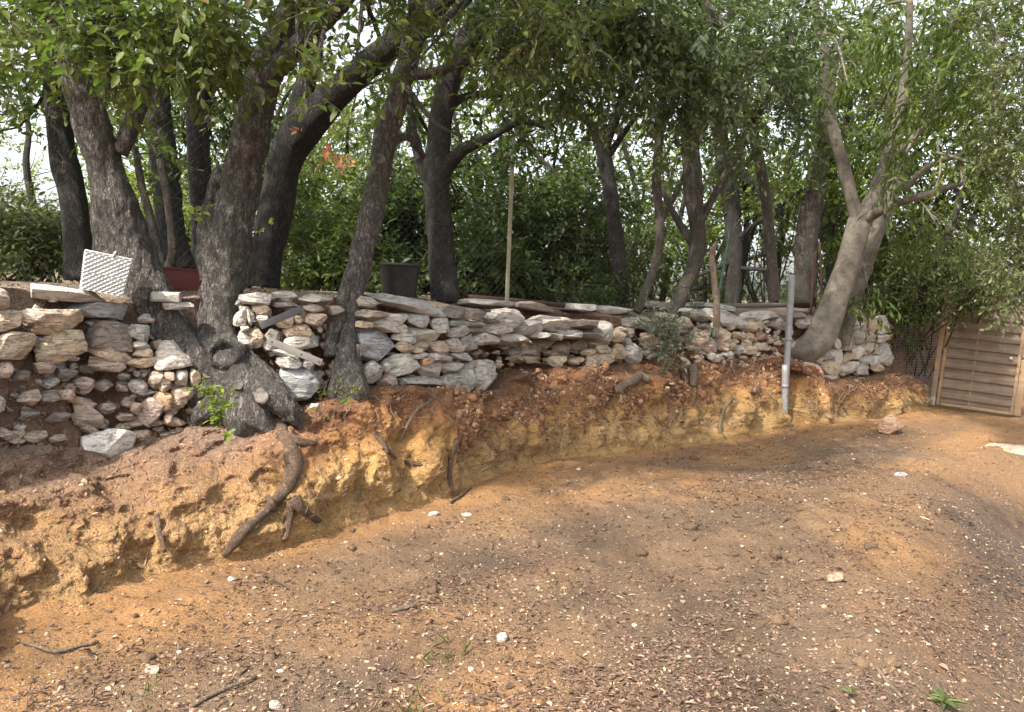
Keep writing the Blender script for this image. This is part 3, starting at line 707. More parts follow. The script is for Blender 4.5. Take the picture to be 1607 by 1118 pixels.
lin = lambda *p: (lambda x: np.interp(x, p[0::2], p[1::2]))
chinking(wall, 562, 800, lin(562, 470, 800, 490), lin(562, 605, 780, 608, 800, 560), 44, 'gtd', .09)
chinking(wall2, 780, 1010, lin(780, 535, 1010, 500), lin(780, 570, 900, 585, 1010, 575), 46, 'tpr', .40, (8, 18))
chinking(wall3, 1010, 1245, lin(1010, 500, 1245, 500), lin(1010, 560, 1130, 585, 1245, 560), 60, 'tpw', .03, (8, 18))
chinking(wall4, 1290, 1402, lin(1290, 505, 1402, 500), lin(1290, 592, 1402, 588), 26, 'td', .12, (8, 15))
chinking(wall5, 362, 540, lin(362, 465, 540, 468), lin(362, 560, 450, 625, 540, 625), 40, 'gtw', .10)
chinking(wall6, -40, 305, lin(-40, 450, 200, 480, 305, 545), lin(-40, 640, 170, 640, 300, 630), 44, 'gpd', .04, (9, 26))
chinking(wall6, -40, 330, lin(-40, 590, 300, 600), lin(-40, 735, 170, 715, 330, 680), 30, 'pwt', .03, (8, 34))
for s in [(765,470,815,486,'g'),(830,474,880,490,'d'),(905,477,950,492,'g'),(960,481,1005,497,'g'),(1030,474,1080,489,'d'),(1120,477,1175,491,'g')]:
    stone(*s[:4], s[4], rng.uniform(-3, 2), dy=.42, parent=wall2 if s[0] < 1000 else wall3, thick=.3)
for s in [(1000,500,1046,522,'g'),(1040,503,1085,528,'d'),(1012,525,1040,548,'t'),(1085,520,1112,545,'t')]: stone(*s[:4], s[4], 0, parent=wall3)
# single stones with a look of their own
def lone(box_, tone, label, tilt=0, res=5, jut=.05, boxy=None, cat='stone', name='loose_stone', Y=None, dy=0, grp=None):
    o = stone(*box_, tone, tilt, res=res, jut=jut, boxy=boxy, name=name, Y=Y, dy=dy); tag(o, label, cat, grp); return o
o = lone((137, 672, 206, 723), 'w', 'big white angular stone lying on the dirt slope below the tumbled wall', tilt=8, jut=.10, Y=bankY(170, 712) - .02); o.color = (.78, .74, .67, 1)
o = lone((441, 574, 511, 630), 'b', 'large smooth blue grey boulder wedged between the stump and the split trunk', jut=.06)
o = lone((445, 629, 468, 662), 'w', 'small upright white stone beside the foot of the knotted stump', res=4, jut=.08)
o = lone((481, 631, 504, 645), 'w', 'small flat white stone below the blue grey boulder', res=4, jut=.10)
pk = lone((1252, 572, 1294, 594), 'p', 'stone block marked with pink paint below the smooth leaning trunk', tilt=-14, jut=.16)
lone((1384, 652, 1424, 682), 'r', 'orange brown rock standing on the bare ground before the wooden gate', Y=9.75, name='ground_rock', cat='rock')

# ---------------------------------------------------------------- trees
def limb_pts(path):
    """rows (px, py, width_px, depth) -> points and radii"""
    a = np.array(path, float); P = at(a[:, 0], a[:, 1], a[:, 3]); return P, a[:, 2] * a[:, 3] / FPX / 2
def blob(px, py, Y, rx, ry, rz, n): return (at(px, py, Y), (rx, ry, rz), n)
def tree(name, label, bark, limbs, blobs=(), leaf='oak_leaf', ll=.08, wr=.45, m=7, droop=.25, tl=(.18, .42), clump=.35, group=None, cat='tree', seg=32, step=.03, lump=.16, lsc=5.0, down=.15, extra=None, cs=2.2, sub=5, flute=.06, sag=.15, fis=0.0):
    P0, _ = limb_pts(limbs[0]); loc = P0[0]
    t = thing(name, loc, label, cat, group); sd_ = abs(hash(label)) % 1 + len(label) * 7 + int(abs(loc[0]) * 10)
    tb = MB(); ends = []
    for k, lb in enumerate(limbs):
        P, Rr = limb_pts(lb); w0 = Rr.max()
        tube(tb, P, Rr, seg if w0 > .05 else 14, max(step, .02), lump=lump if w0 > .03 else .1, lscale=lsc, seed=sd_ % 90 + k, flute=flute if k == 0 else 0, fis=fis if w0 > .04 else 0)
        S = spline(np.hstack([P, Rr[:, None]]), 30)
        ends.append(S[12:] if k == 0 else S[6:])
    E = np.vstack(ends) if ends else None
    cb = MB()
    for bi, (c, rad, n) in enumerate(blobs):
        c = np.asarray(c); rad = np.asarray(rad)
        # a branch from the nearest limb to the heart of the leaves, then side branches
        d = np.linalg.norm(E[:, :3] - c, axis=1) - E[:, 2] * .8; k = d.argmin(); s0 = E[k]
        rb = min(s0[3] * .6, .012 + .010 * np.linalg.norm(c - s0[:3]))
        midp = (s0[:3] + c) / 2 + rng.normal(0, .08, 3) + np.array([0, 0, .10])
        br = np.array([s0[:3], midp, c]); tube(tb, br, [rb, rb * .75, rb * .45], 8, .05, lump=.1, seed=bi)
        S = spline(br, 14); heads = []
        for q in range(sub if n > 25 else 2):
            e = c + unit(rng.normal(size=3)) * rad * rng.uniform(.5, .95); s1 = S[rng.integers(6, 14)]
            mm = (s1 + e) / 2 + rng.normal(0, .06, 3)
            tube(tb, [s1, mm, e], [rb * .4, rb * .3, .003], 6, .06, lump=0, seed=q); heads.append(spline(np.array([s1, mm, e]), 8))
        pts = blob_points(c, rad, n, clump, seed=bi * 3 + 1, cs=cs)
        n = len(pts); H = np.vstack(heads + [S[8:]])
        q = pts - c; dirs = unit(q / rad) * .7 + rng.normal(0, .55, (n, 3)); dirs[:, 2] -= down
        spray(cb, pts - unit(dirs) * .12, dirs, rng.uniform(*tl, n), m, ll, wr, droop, sag, 0, 1)
    tb.build('trunk', M[bark], t)
    if blobs: cb.build('crown', [M[leaf], M['twig']], t)
    return t

# front left tree, two fused stems
T1 = tree('evergreen_oak', 'thick leaning oak trunk behind the white woven planter, grey stem fused to its left', 'bark_oak',
 [[(318,610,77.9,5.50),(282,556,76.6,5.46),(255,508,65.8,5.42),(232,450,61.8,5.42),(210,400,60.5,5.40),(188,340,61.8,5.35),(168,270,53.8,5.30),(145,200,48.4,5.25),(115,110,41.7,5.20),(95,30,37.6,5.15),(70,-80,33.6,5.10),(40,-300,26.9,5.00)],
  [(196,440,46,5.50),(172,400,42,5.52),(166,330,38,5.5),(164,260,36,5.45),(150,200,32,5.35)],
  [(186,240,24.2,5.30),(215,175,21.5,5.35),(235,120,18.8,5.45),(262,40,17.4,5.50),(290,-60,13.4,5.50)],
  [(115,110,26.9,5.20),(160,40,22.9,5.10),(220,-60,18.8,4.90),(320,-200,13.4,4.70)],
  [(262,520,52.8,5.38),(300,552,41.6,5.34),(335,585,24.0,5.36),(350,610,12.8,5.45)], [(250,510,40.0,5.42),(240,545,28.8,5.36),(232,575,16.0,5.45)]],
 [blob(110,10,4.7,.42,.4,.26,55), blob(205,55,4.55,.42,.35,.26,70), blob(285,90,4.5,.40,.3,.18,60), blob(345,95,4.5,.18,.3,.12,14), blob(60,60,4.9,.35,.4,.22,38), blob(120,100,4.75,.24,.2,.15,24), blob(255,25,4.4,.5,.4,.22,60), blob(325,25,4.5,.26,.35,.16,20), blob(170,140,4.6,.14,.2,.08,10),
  blob(60,-220,4.9,1.0,1.1,.6,240), blob(250,-300,4.7,1.1,1.2,.6,260), blob(-150,-60,5.0,.8,1.0,.8,220), blob(-260,200,5.4,.7,1.0,.9,200),
  (np.array([-2.8, 0.4, 5.6]), (1.3, 1.1, .7), 95), (np.array([-1.0, 0.9, 5.6]), (1.2, 1.1, .7), 85), (np.array([-1.6, 2.6, 5.6]), (1.2, 1.1, .7), 85), (np.array([0.4, 2.4, 5.7]), (1.1, 1.0, .7), 75), (np.array([0.6, 0.3, 5.6]), (1.2, 1.1, .7), 70), (np.array([-4.8, -0.8, 5.4]), (1.3, 1.1, .7), 80), (np.array([-2.2, -1.4, 5.6]), (1.3, 1.1, .7), 85), (np.array([0.0, -1.6, 5.6]), (1.2, 1.1, .7), 75)],  # unseen boughs over the yard, added to cast dappled shade
 'oak_leaf', .074, .5, 9, group='tall evergreen oaks rising through the wall', lsc=4.0, lump=.2, clump=.3, fis=.012, seg=72, step=.018)
# the knotted stump tree
_rp = at(388, 285, 5.45) - at(400, 700, 5.55)
M['bark_red'] = make_bark('bark_red', (.25, .222, .19), (.05, .042, .035), (.44, .40, .355), 36, .4, 1.0, spot=_rp)
T2 = tree('evergreen_oak', 'massive oak trunk with bulging knotted stump and sawn knots, reddish patch on its bark', 'bark_red',
 [[(400,669,47.1,5.55),(390,649,79.4,5.37),(378,626,86.1,5.42),(366,597,78.0,5.44),(352,560,72.7,5.50),(345,520,64.2,5.57),(346,470,61.3,5.62),(354,420,62.8,5.64),(366,350,61.3,5.64),(380,280,58.5,5.64),(396,200,52.8,5.62),(412,130,48.5,5.57),(436,60,44.2,5.40),(462,0,39.9,5.35),(490,-90,34.3,5.30),(520,-300,25.7,5.20)],
  [(335,440,39.9,5.67),(330,380,35.7,5.70),(338,310,29.9,5.72),(352,265,25.7,5.70)],
  [(425,640,40.3,5.34),(428,615,35.0,5.38),(410,590,33.6,5.44),(385,560,28.5,5.48)],
  [(330,597,29.6,5.38),(322,560,32.8,5.42),(326,520,28.5,5.52),(334,470,21.4,5.58)],
  [(412,130,28.5,5.57),(470,70,24.3,5.20),(540,0,20.0,5.00),(620,-120,14.3,4.80)],
  [(392,604,54.1,5.36),(430,626,44.8,5.30),(455,646,27.8,5.32),(470,669,12.3,5.40)], [(362,618,54.1,5.34),(330,640,34.0,5.30),(305,662,15.5,5.36)], [(395,626,51.0,5.30),(405,654,35.5,5.26),(430,680,15.5,5.30)], [(340,597,46.4,5.40),(312,618,26.3,5.36),(300,640,10.9,5.40)]],
 [blob(420,5,4.6,.22,.3,.08,10), blob(540,15,4.6,.28,.3,.10,14), blob(465,90,4.5,.12,.2,.14,6), blob(492,130,4.4,.14,.2,.18,8), blob(620,25,4.8,.35,.3,.12,18), blob(560,85,4.7,.16,.2,.12,7),
  blob(480,-250,4.7,1.2,1.2,.7,300), blob(720,-280,4.6,1.1,1.2,.6,240)],
 'oak_leaf', .074, .48, 9, group='tall evergreen oaks rising through the wall', lsc=5.5, lump=.27, clump=.3, fis=.016, seg=72, step=.018)
from mathutils.bvhtree import BVHTree
def knot(px, py, Y, rpx, parent, hollow=False, face=None, bark='bark_cut'):
    tr = [c for c in parent.children if c.name.startswith('trunk')][0]; me = tr.data
    bv = BVHTree.FromPolygons([v.co + parent.location for v in me.vertices], [list(p.vertices) for p in me.polygons])
    d = unit(ray(px, py)); hit, nrm, _, _ = bv.ray_cast(Vector(EYE), Vector(d))
    c = np.array(hit) if hit is not None else at(px, py, Y); rad = rpx * c[1] / FPX
    f = unit(-d * .6 + (np.array(nrm) if hit is not None else 0) * .8); c = c + f * rad * .22; rad *= 1.05
    mb = MB(); a = np.linspace(0, 1, 9)
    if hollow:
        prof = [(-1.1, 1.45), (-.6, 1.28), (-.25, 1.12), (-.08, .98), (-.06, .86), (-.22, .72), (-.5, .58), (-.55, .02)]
    else:
        prof = [(-1.6, 1.45), (-.8, 1.15), (-.2, 1.02), (.02, .92), (.05, .72), (.0, .55), (-.06, .3), (-.02, .02)]
    ref = np.array([0, 0, 1.0]); x = unit(np.cross(ref, f)); y = np.cross(f, x); seg = 28
    an = np.linspace(0, 2 * math.pi, seg, endpoint=False); V = []
    for h, r_ in prof:
        p = c + f * h * rad + (x * np.cos(an)[:, None] + y * np.sin(an)[:, None]) * r_ * rad
        p = p + f * (fbm(p * 34, 3, 4) * .3 * rad)[:, None] + (p - c) * (.34 * fbm(p * 16, 3, 8))[:, None]; V.append(p)
    n_ = len(prof); kcut = 3; i = np.arange(n_ - 1)[:, None] * seg; j = np.arange(seg)[None]; j2 = (j + 1) % seg
    F = np.stack([i + j, i + j2, i + seg + j2, i + seg + j], -1).reshape(-1, 4)
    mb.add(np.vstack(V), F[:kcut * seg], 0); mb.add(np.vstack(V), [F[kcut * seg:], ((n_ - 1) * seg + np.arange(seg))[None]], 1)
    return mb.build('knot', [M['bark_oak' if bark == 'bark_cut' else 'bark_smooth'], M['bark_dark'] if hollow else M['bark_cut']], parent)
knot(350, 557, 4.86, 21, T2, True); knot(317, 546, 4.84, 12, T2); knot(375, 604, 4.78, 8, T2); knot(374, 630, 4.74, 11, T2); knot(410, 622, 4.76, 12, T2); knot(327, 585, 4.80, 9, T2)
# leaning split tree
T4 = tree('leaning_oak', 'slim leaning oak with a split hollow foot, left of the tallest stone wall section', 'bark_oak',
 [[(550,665,36.1,5.95),(548,622,54.1,5.78),(545,590,47.3,5.75),(545,550,33.5,5.81),(548,500,25.9,5.87),(556,450,30.5,5.91),(568,400,35.1,5.93),(582,340,35.1,5.93),(594,280,33.5,5.91),(606,215,32.1,5.87),(624,150,32.1,5.81),(642,90,30.5,5.75),(652,30,25.9,5.65),(650,-80,21.3,5.55),(630,-260,15.3,5.45)],
  [(520,560,22.9,5.75),(520,530,19.8,5.79),(532,490,19.8,5.83),(545,450,21.3,5.87),(560,410,22.9,5.91)],
  [(640,118,18.3,5.77),(690,112,13.0,5.65),(735,92,11.5,5.50),(780,72,9.2,5.35),(850,60,6.9,5.25)],
  [(636,135,9.2,5.75),(680,190,6.1,5.65),(718,212,3.9,5.60)],
  [(604,230,15.3,5.87),(640,215,12.2,6.05),(665,245,9.2,6.25)],
  [(645,70,16.8,5.75),(700,30,12.2,5.55),(770,-30,9.2,5.35)],
  [(545,575,36.1,5.74),(562,612,32.8,5.70),(572,645,14.8,5.8)], [(540,580,37.7,5.72),(528,610,27.9,5.70),(520,640,11.5,5.8)]],
 [blob(650,15,4.9,.3,.35,.12,14), blob(640,110,5.0,.16,.2,.14,6), blob(700,60,5.2,.2,.25,.1,7), blob(800,45,5.0,.36,.4,.2,48), blob(860,40,5.1,.4,.4,.25,60), blob(800,110,5.2,.22,.3,.14,16), blob(780,140,5.4,.12,.12,.06,4), blob(880,-200,5.0,1.2,1.2,.7,260)],
 'oak_leaf', .074, .42, 9, group=None, lsc=6.0, lump=.2, clump=.25, fis=.008, seg=56, step=.02)
knot(597, 250, 5.60, 8, T4)
# dark trunks behind the wall
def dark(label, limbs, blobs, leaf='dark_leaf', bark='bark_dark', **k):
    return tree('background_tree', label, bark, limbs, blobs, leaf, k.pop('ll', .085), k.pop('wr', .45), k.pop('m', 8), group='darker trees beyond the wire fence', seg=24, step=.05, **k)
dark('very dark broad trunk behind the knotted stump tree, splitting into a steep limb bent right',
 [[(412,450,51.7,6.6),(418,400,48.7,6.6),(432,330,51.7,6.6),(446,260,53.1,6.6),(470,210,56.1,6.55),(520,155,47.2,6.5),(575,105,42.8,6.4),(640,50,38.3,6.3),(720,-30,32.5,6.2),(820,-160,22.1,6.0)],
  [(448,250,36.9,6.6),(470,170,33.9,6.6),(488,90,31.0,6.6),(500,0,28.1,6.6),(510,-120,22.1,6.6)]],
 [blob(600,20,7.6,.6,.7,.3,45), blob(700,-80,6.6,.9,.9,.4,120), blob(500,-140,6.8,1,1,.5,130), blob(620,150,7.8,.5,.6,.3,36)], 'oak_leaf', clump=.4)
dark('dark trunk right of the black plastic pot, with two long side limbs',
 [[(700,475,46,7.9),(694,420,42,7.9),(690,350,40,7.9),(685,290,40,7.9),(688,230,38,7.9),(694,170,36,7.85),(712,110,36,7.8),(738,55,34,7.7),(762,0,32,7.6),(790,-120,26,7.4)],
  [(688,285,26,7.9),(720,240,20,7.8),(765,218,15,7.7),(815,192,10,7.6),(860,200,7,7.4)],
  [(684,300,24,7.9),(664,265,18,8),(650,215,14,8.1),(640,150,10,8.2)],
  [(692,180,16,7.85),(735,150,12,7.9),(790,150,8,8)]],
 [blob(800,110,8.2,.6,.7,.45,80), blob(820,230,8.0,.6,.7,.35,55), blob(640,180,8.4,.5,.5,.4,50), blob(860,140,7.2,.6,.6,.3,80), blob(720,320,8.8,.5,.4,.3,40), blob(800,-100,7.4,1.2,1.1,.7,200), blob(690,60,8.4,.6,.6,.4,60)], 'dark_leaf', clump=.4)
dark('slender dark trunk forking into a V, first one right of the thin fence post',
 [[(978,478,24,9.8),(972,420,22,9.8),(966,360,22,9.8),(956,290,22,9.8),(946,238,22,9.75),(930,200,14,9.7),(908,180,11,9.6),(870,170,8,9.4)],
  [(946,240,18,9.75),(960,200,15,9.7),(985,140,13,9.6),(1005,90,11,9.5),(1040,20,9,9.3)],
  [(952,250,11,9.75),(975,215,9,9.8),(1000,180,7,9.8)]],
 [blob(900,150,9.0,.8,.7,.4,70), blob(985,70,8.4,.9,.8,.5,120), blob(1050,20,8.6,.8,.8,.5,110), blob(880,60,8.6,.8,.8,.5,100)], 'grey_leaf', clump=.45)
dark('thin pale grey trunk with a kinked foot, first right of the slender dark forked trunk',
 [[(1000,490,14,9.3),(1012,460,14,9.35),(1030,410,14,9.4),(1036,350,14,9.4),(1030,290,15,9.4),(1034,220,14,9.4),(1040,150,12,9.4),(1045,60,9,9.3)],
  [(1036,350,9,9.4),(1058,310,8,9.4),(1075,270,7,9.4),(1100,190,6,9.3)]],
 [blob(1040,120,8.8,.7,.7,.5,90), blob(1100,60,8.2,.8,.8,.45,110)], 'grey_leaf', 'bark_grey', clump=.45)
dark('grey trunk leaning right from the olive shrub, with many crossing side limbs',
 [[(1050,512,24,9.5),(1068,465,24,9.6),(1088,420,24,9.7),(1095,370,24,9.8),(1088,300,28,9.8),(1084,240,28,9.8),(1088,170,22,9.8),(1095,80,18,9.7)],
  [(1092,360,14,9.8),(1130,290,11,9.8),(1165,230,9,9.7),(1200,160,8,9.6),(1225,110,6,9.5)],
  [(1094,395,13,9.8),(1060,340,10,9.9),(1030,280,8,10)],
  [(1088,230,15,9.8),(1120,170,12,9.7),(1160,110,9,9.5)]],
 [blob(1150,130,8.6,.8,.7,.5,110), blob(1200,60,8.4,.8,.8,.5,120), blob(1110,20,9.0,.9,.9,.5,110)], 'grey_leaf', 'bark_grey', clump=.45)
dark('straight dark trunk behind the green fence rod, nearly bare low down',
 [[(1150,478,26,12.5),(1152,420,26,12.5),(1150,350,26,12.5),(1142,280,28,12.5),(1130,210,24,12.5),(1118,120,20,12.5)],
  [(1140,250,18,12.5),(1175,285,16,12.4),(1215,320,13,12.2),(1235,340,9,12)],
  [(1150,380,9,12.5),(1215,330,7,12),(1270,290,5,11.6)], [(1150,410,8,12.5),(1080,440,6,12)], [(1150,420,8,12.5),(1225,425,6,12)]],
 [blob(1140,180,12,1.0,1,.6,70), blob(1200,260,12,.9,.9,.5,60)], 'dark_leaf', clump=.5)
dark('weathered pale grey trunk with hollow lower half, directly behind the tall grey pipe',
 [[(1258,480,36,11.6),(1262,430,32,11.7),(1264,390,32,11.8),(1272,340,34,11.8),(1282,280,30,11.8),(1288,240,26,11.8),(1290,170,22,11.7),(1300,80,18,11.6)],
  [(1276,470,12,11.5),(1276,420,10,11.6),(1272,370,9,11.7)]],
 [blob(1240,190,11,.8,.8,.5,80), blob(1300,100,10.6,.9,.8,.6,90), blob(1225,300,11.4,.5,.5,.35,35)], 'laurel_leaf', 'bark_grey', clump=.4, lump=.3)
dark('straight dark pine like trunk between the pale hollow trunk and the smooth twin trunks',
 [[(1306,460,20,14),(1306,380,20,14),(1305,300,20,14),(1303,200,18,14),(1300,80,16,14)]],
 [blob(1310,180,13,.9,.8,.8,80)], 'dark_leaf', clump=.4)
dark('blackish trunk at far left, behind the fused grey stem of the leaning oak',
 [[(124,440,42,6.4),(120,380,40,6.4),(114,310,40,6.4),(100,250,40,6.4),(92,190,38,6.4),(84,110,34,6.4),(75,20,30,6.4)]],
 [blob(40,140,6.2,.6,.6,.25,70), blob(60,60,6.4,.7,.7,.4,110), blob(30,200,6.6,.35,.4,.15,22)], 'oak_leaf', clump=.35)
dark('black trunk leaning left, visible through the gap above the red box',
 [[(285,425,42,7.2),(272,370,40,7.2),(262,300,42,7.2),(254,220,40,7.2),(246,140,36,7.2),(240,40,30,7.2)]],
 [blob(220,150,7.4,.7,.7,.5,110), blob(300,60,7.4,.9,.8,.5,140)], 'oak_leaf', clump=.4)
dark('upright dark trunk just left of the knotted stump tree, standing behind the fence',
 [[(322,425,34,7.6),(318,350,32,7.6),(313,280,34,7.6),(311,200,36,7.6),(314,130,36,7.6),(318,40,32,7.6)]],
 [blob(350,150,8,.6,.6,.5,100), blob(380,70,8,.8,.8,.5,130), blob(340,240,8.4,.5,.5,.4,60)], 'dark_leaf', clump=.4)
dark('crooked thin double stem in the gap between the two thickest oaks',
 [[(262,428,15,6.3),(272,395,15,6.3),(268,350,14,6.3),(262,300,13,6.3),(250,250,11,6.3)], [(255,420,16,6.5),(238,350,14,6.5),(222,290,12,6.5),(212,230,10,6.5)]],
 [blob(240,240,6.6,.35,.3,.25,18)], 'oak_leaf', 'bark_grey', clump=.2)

# smooth twin tree on the right
T11 = tree('laurel_tree', 'smooth grey twin trunk curving up from the wall beside the wooden gate, with forked limbs', 'bark_smooth',
 [[(1198,538,21.2,11.25),(1225,546,31.0,11.1),(1256,552,40.9,10.95),(1282,536,45.1,10.85),(1300,500,42.3,10.8),(1316,455,38.0,10.75),(1332,410,35.3,10.7),(1346,360,35.3,10.65),(1352,335,32.5,10.65)],
  [(1350,350,28.2,10.65),(1338,318,19.8,10.6),(1326,270,18.4,10.5),(1312,220,17.6,10.4),(1300,170,15.5,10.3),(1296,120,14.1,10.2),(1292,70,12.7,10.1),(1282,20,12.0,10),(1268,-60,10.6,9.8)],
  [(1352,348,29.6,10.65),(1372,310,25.4,10.6),(1390,265,23.3,10.5),(1402,220,19.0,10.4),(1415,160,15.5,10.3),(1424,90,12.7,10.2),(1428,0,9.8,10)],
  [(1358,345,18.4,10.6),(1384,330,14.1,10.3),(1425,314,11.3,10.0),(1465,302,9.8,9.8),(1510,288,7.1,9.6)],
  [(1385,268,14.1,10.5),(1430,220,11.3,10.2),(1460,190,8.4,10)],
  [(1300,170,7.1,10.3),(1322,55,5.7,10.1)],
  [(1415,300,8.4,10.4),(1460,260,7.8,10.2),(1520,240,6.3,9.9),(1560,215,4.3,9.7)],
  [(1320,540,25.4,11.3),(1334,490,23.9,11.25),(1352,430,23.9,11.2),(1372,375,22.5,11.15),(1392,325,19.8,11.1),(1412,280,14.1,11)],
  [(1475,80,9.8,9.6),(1500,40,10.6,9.2),(1545,5,11.3,8.8)], [(1475,80,7.1,9.6),(1440,110,6.3,9.8),(1424,130,6.3,10.2)],
  [(1470,240,4.3,9),(1500,248,5.7,8.8),(1540,262,6.3,8.6),(1580,285,7.1,8.4),(1600,310,5.7,8.3)],[(1508,250,4.3,8.8),(1512,285,4.3,8.8),(1535,312,2.8,8.7)],[(1470,222,3.5,9),(1476,262,3.5,9),(1468,296,2.1,9)]],
 [blob(1250,110,11.4,.5,.5,.35,40), blob(1340,50,11.2,.8,.6,.45,90), blob(1440,40,9.2,.7,.6,.35,80), blob(1530,90,8.6,.6,.6,.5,80), blob(1370,200,11.4,.5,.5,.5,60), blob(1470,170,9.4,.5,.5,.4,55), blob(1550,240,8.8,.4,.5,.5,60), blob(1395,240,10.1,.2,.25,.35,20), blob(1405,290,9.9,.14,.2,.22,12), blob(1480,370,10.8,.6,.5,.35,60), blob(1330,130,9.6,.25,.3,.2,16), blob(1290,230,11.4,.4,.4,.4,24), blob(1350,-150,8.6,1.6,1.4,.8,200), blob(1330,480,10.9,.15,.15,.1,7), blob(1365,470,11,.3,.2,.18,16)],
 'laurel_leaf', .125, .30, 8, droop=.6, tl=(.25, .55), clump=.25, lsc=3.0, lump=.07, down=.45, sag=.3)
knot(1360, 423, 10.42, 8, T11, bark='bark_smooth')
# overhanging foliage in the middle of the picture belongs to a tree whose trunk stands by the fence
tree('overhanging_oak', 'grey green oak behind the bare pale stick, its leafy boughs hanging across the top', 'bark_grey',
 [[(1215,472,18,9.9),(1210,400,17,9.9),(1200,300,16,9.7),(1180,200,15,9.2),(1150,100,14,8.4),(1100,0,13,7.4),(1040,-100,12,6.4),(960,-200,10,5.6)],
  [(1150,100,11,8.4),(1080,60,10,7.4),(1000,30,8,6.4),(920,10,7,5.9)], [(1180,200,10,9.2),(1220,120,9,8.2),(1240,30,8,7.4)]],
 [blob(830,30,5.8,.45,.4,.3,75), blob(900,70,5.9,.42,.4,.34,90), blob(970,110,6.0,.42,.4,.36,100), blob(1040,130,6.2,.42,.4,.4,105), blob(1110,150,6.6,.42,.4,.42,95), blob(1180,130,7.0,.45,.45,.5,100), blob(1010,30,5.8,.5,.5,.3,100), blob(1120,50,6.2,.5,.5,.36,110), blob(930,10,5.6,.5,.5,.22,80), blob(1220,190,7.4,.4,.4,.4,60), blob(1060,220,7.0,.28,.3,.26,30), blob(1160,240,7.4,.28,.3,.3,34), blob(880,150,6.2,.22,.3,.16,20), blob(950,205,6.4,.18,.2,.12,12), blob(1240,70,7.2,.5,.5,.5,110), blob(1000,-260,5.8,1.5,1.4,.8,260)],
 'grey_leaf', .076, .42, 10, clump=.25, tl=(.18, .4), group=None)

# shrubs and crowns beyond the fence
def shrub(label, blobs, leaf, ll, base, name='shrub', n_stem=6, wr=.45, m=9, clump=.2, cat='shrub', group=None, down=.0, tl=(.25, .55), kind=None, droop=.25, cs=2.2):
    t = thing(name, base, label, cat, group)
    sb = MB(); cb = MB()
    for bi, (c, rad, n) in enumerate(blobs):
        c = np.asarray(c); rad = np.asarray(rad)
        for q in range(n_stem):
            e = c + unit(rng.normal(size=3)) * rad * rng.uniform(.3, .9); s0 = np.asarray(base) + rng.normal(0, .18, 3) * [1, 1, 0]
            mm = (s0 + e) / 2 + rng.normal(0, .12, 3); tube(sb, [s0, mm, e], [.016, .010, .004], 6, .12)
        pts = blob_points(c, rad, n, clump, seed=bi + 40, cs=cs); q = pts - c
        dirs = unit(q / rad) * .7 + rng.normal(0, .5, (len(pts), 3)); dirs[:, 2] += .15 - down
        spray(cb, pts - unit(dirs) * .15, dirs, rng.uniform(*tl, len(pts)), m, ll, wr, droop, .12)
    sb.build('stem', M['bark_dark'], t); cb.build('foliage', [M[leaf], M['twig']], t)
    return t
def gp(px, Y, z=1.44): d = at(px, 470, Y); d[2] = z; return d
G_ = 'shrubs growing beyond the wire fence'
shrub('light green fine leaved bush at the far left edge of the terrace', [blob(20,350,7.0,.8,.7,.34,520), blob(-90,370,6.8,.7,.7,.5,360), blob(75,385,6.8,.3,.4,.22,160)], 'hedge_leaf', .06, gp(10, 7.0), group=G_)
shrub('sunny yellow green bush in the gap between the thickest oaks', [blob(270,330,9.5,.6,.6,.7,300), blob(215,380,9,.4,.5,.5,160)], 'bright_leaf', .09, gp(260, 9.3), group=G_)
shrub('yellow green leafy shrub between the dark broad trunk and the leaning split tree', [blob(490,320,9.5,.6,.7,.6,340), blob(520,410,8.8,.7,.6,.45,420)], 'laurel_leaf', .095, gp(500, 9.1), group=G_)
shrub('dense dark shrub right behind the black plastic pot', [blob(620,360,9.6,.7,.7,.6,460), blob(590,430,8.4,.5,.5,.3,240), blob(655,300,10,.5,.6,.5,180)], 'dark_leaf', .095, gp(610, 9.3), group=G_)
shrub('large dark green shrub left of the thin fence post', [blob(760,350,10.2,.8,.8,.8,660), blob(740,430,9.2,.7,.6,.35,360)], 'dark_leaf', .10, gp(760, 9.9), group=G_)
shrub('large dark green shrub right of the thin fence post, thick down to the wall', [blob(860,370,10.6,.9,.8,.75,760), blob(870,445,9.8,.9,.6,.3,440), blob(920,310,11,.7,.7,.5,240)], 'dark_leaf', .10, gp(860, 10.3), group=G_)
shrub('open yellowish shrub behind the slender forked trunk', [blob(1000,390,12.5,.8,.8,.7,280), blob(930,420,11.6,.6,.6,.5,220)], 'laurel_leaf', .10, gp(990, 12.2), group=G_)
shrub('leafy bright green shrub above the fence, left of the pale hollow trunk', [blob(1185,350,13,.9,.8,.7,340), blob(1220,300,12.6,.6,.6,.5,160)], 'bright_leaf', .10, gp(1200, 12.8), group=G_)
shrub('yellow green sapling between the hollow trunk and the smooth twin trunks', [blob(1295,360,12.6,.35,.4,.45,120), blob(1325,310,12.4,.35,.4,.35,80)], 'bright_leaf', .12, gp(1300, 12.5), group=G_, droop=.6)
shrub('mid green tall bush right of the smooth twin trunks, behind the end wall', [blob(1430,400,12.8,.7,.7,.8,260), blob(1420,480,12.4,.5,.5,.5,140)], 'laurel_leaf', .07, gp(1430, 12.8, .9), group=G_)
shrub('loose bush draped over the top of the wooden gate', [blob(1490,415,12.2,.7,.5,.42,280), blob(1435,450,12.3,.45,.4,.5,170), blob(1545,420,11.6,.45,.4,.38,150), blob(1422,530,12.5,.25,.3,.3,60), blob(1500,462,11.75,.45,.25,.2,150), blob(1565,455,11.3,.3,.25,.25,110)], 'hedge_leaf', .065, gp(1440, 13.4, .2), n_stem=2, down=.3, group='tall greenery by the gate')
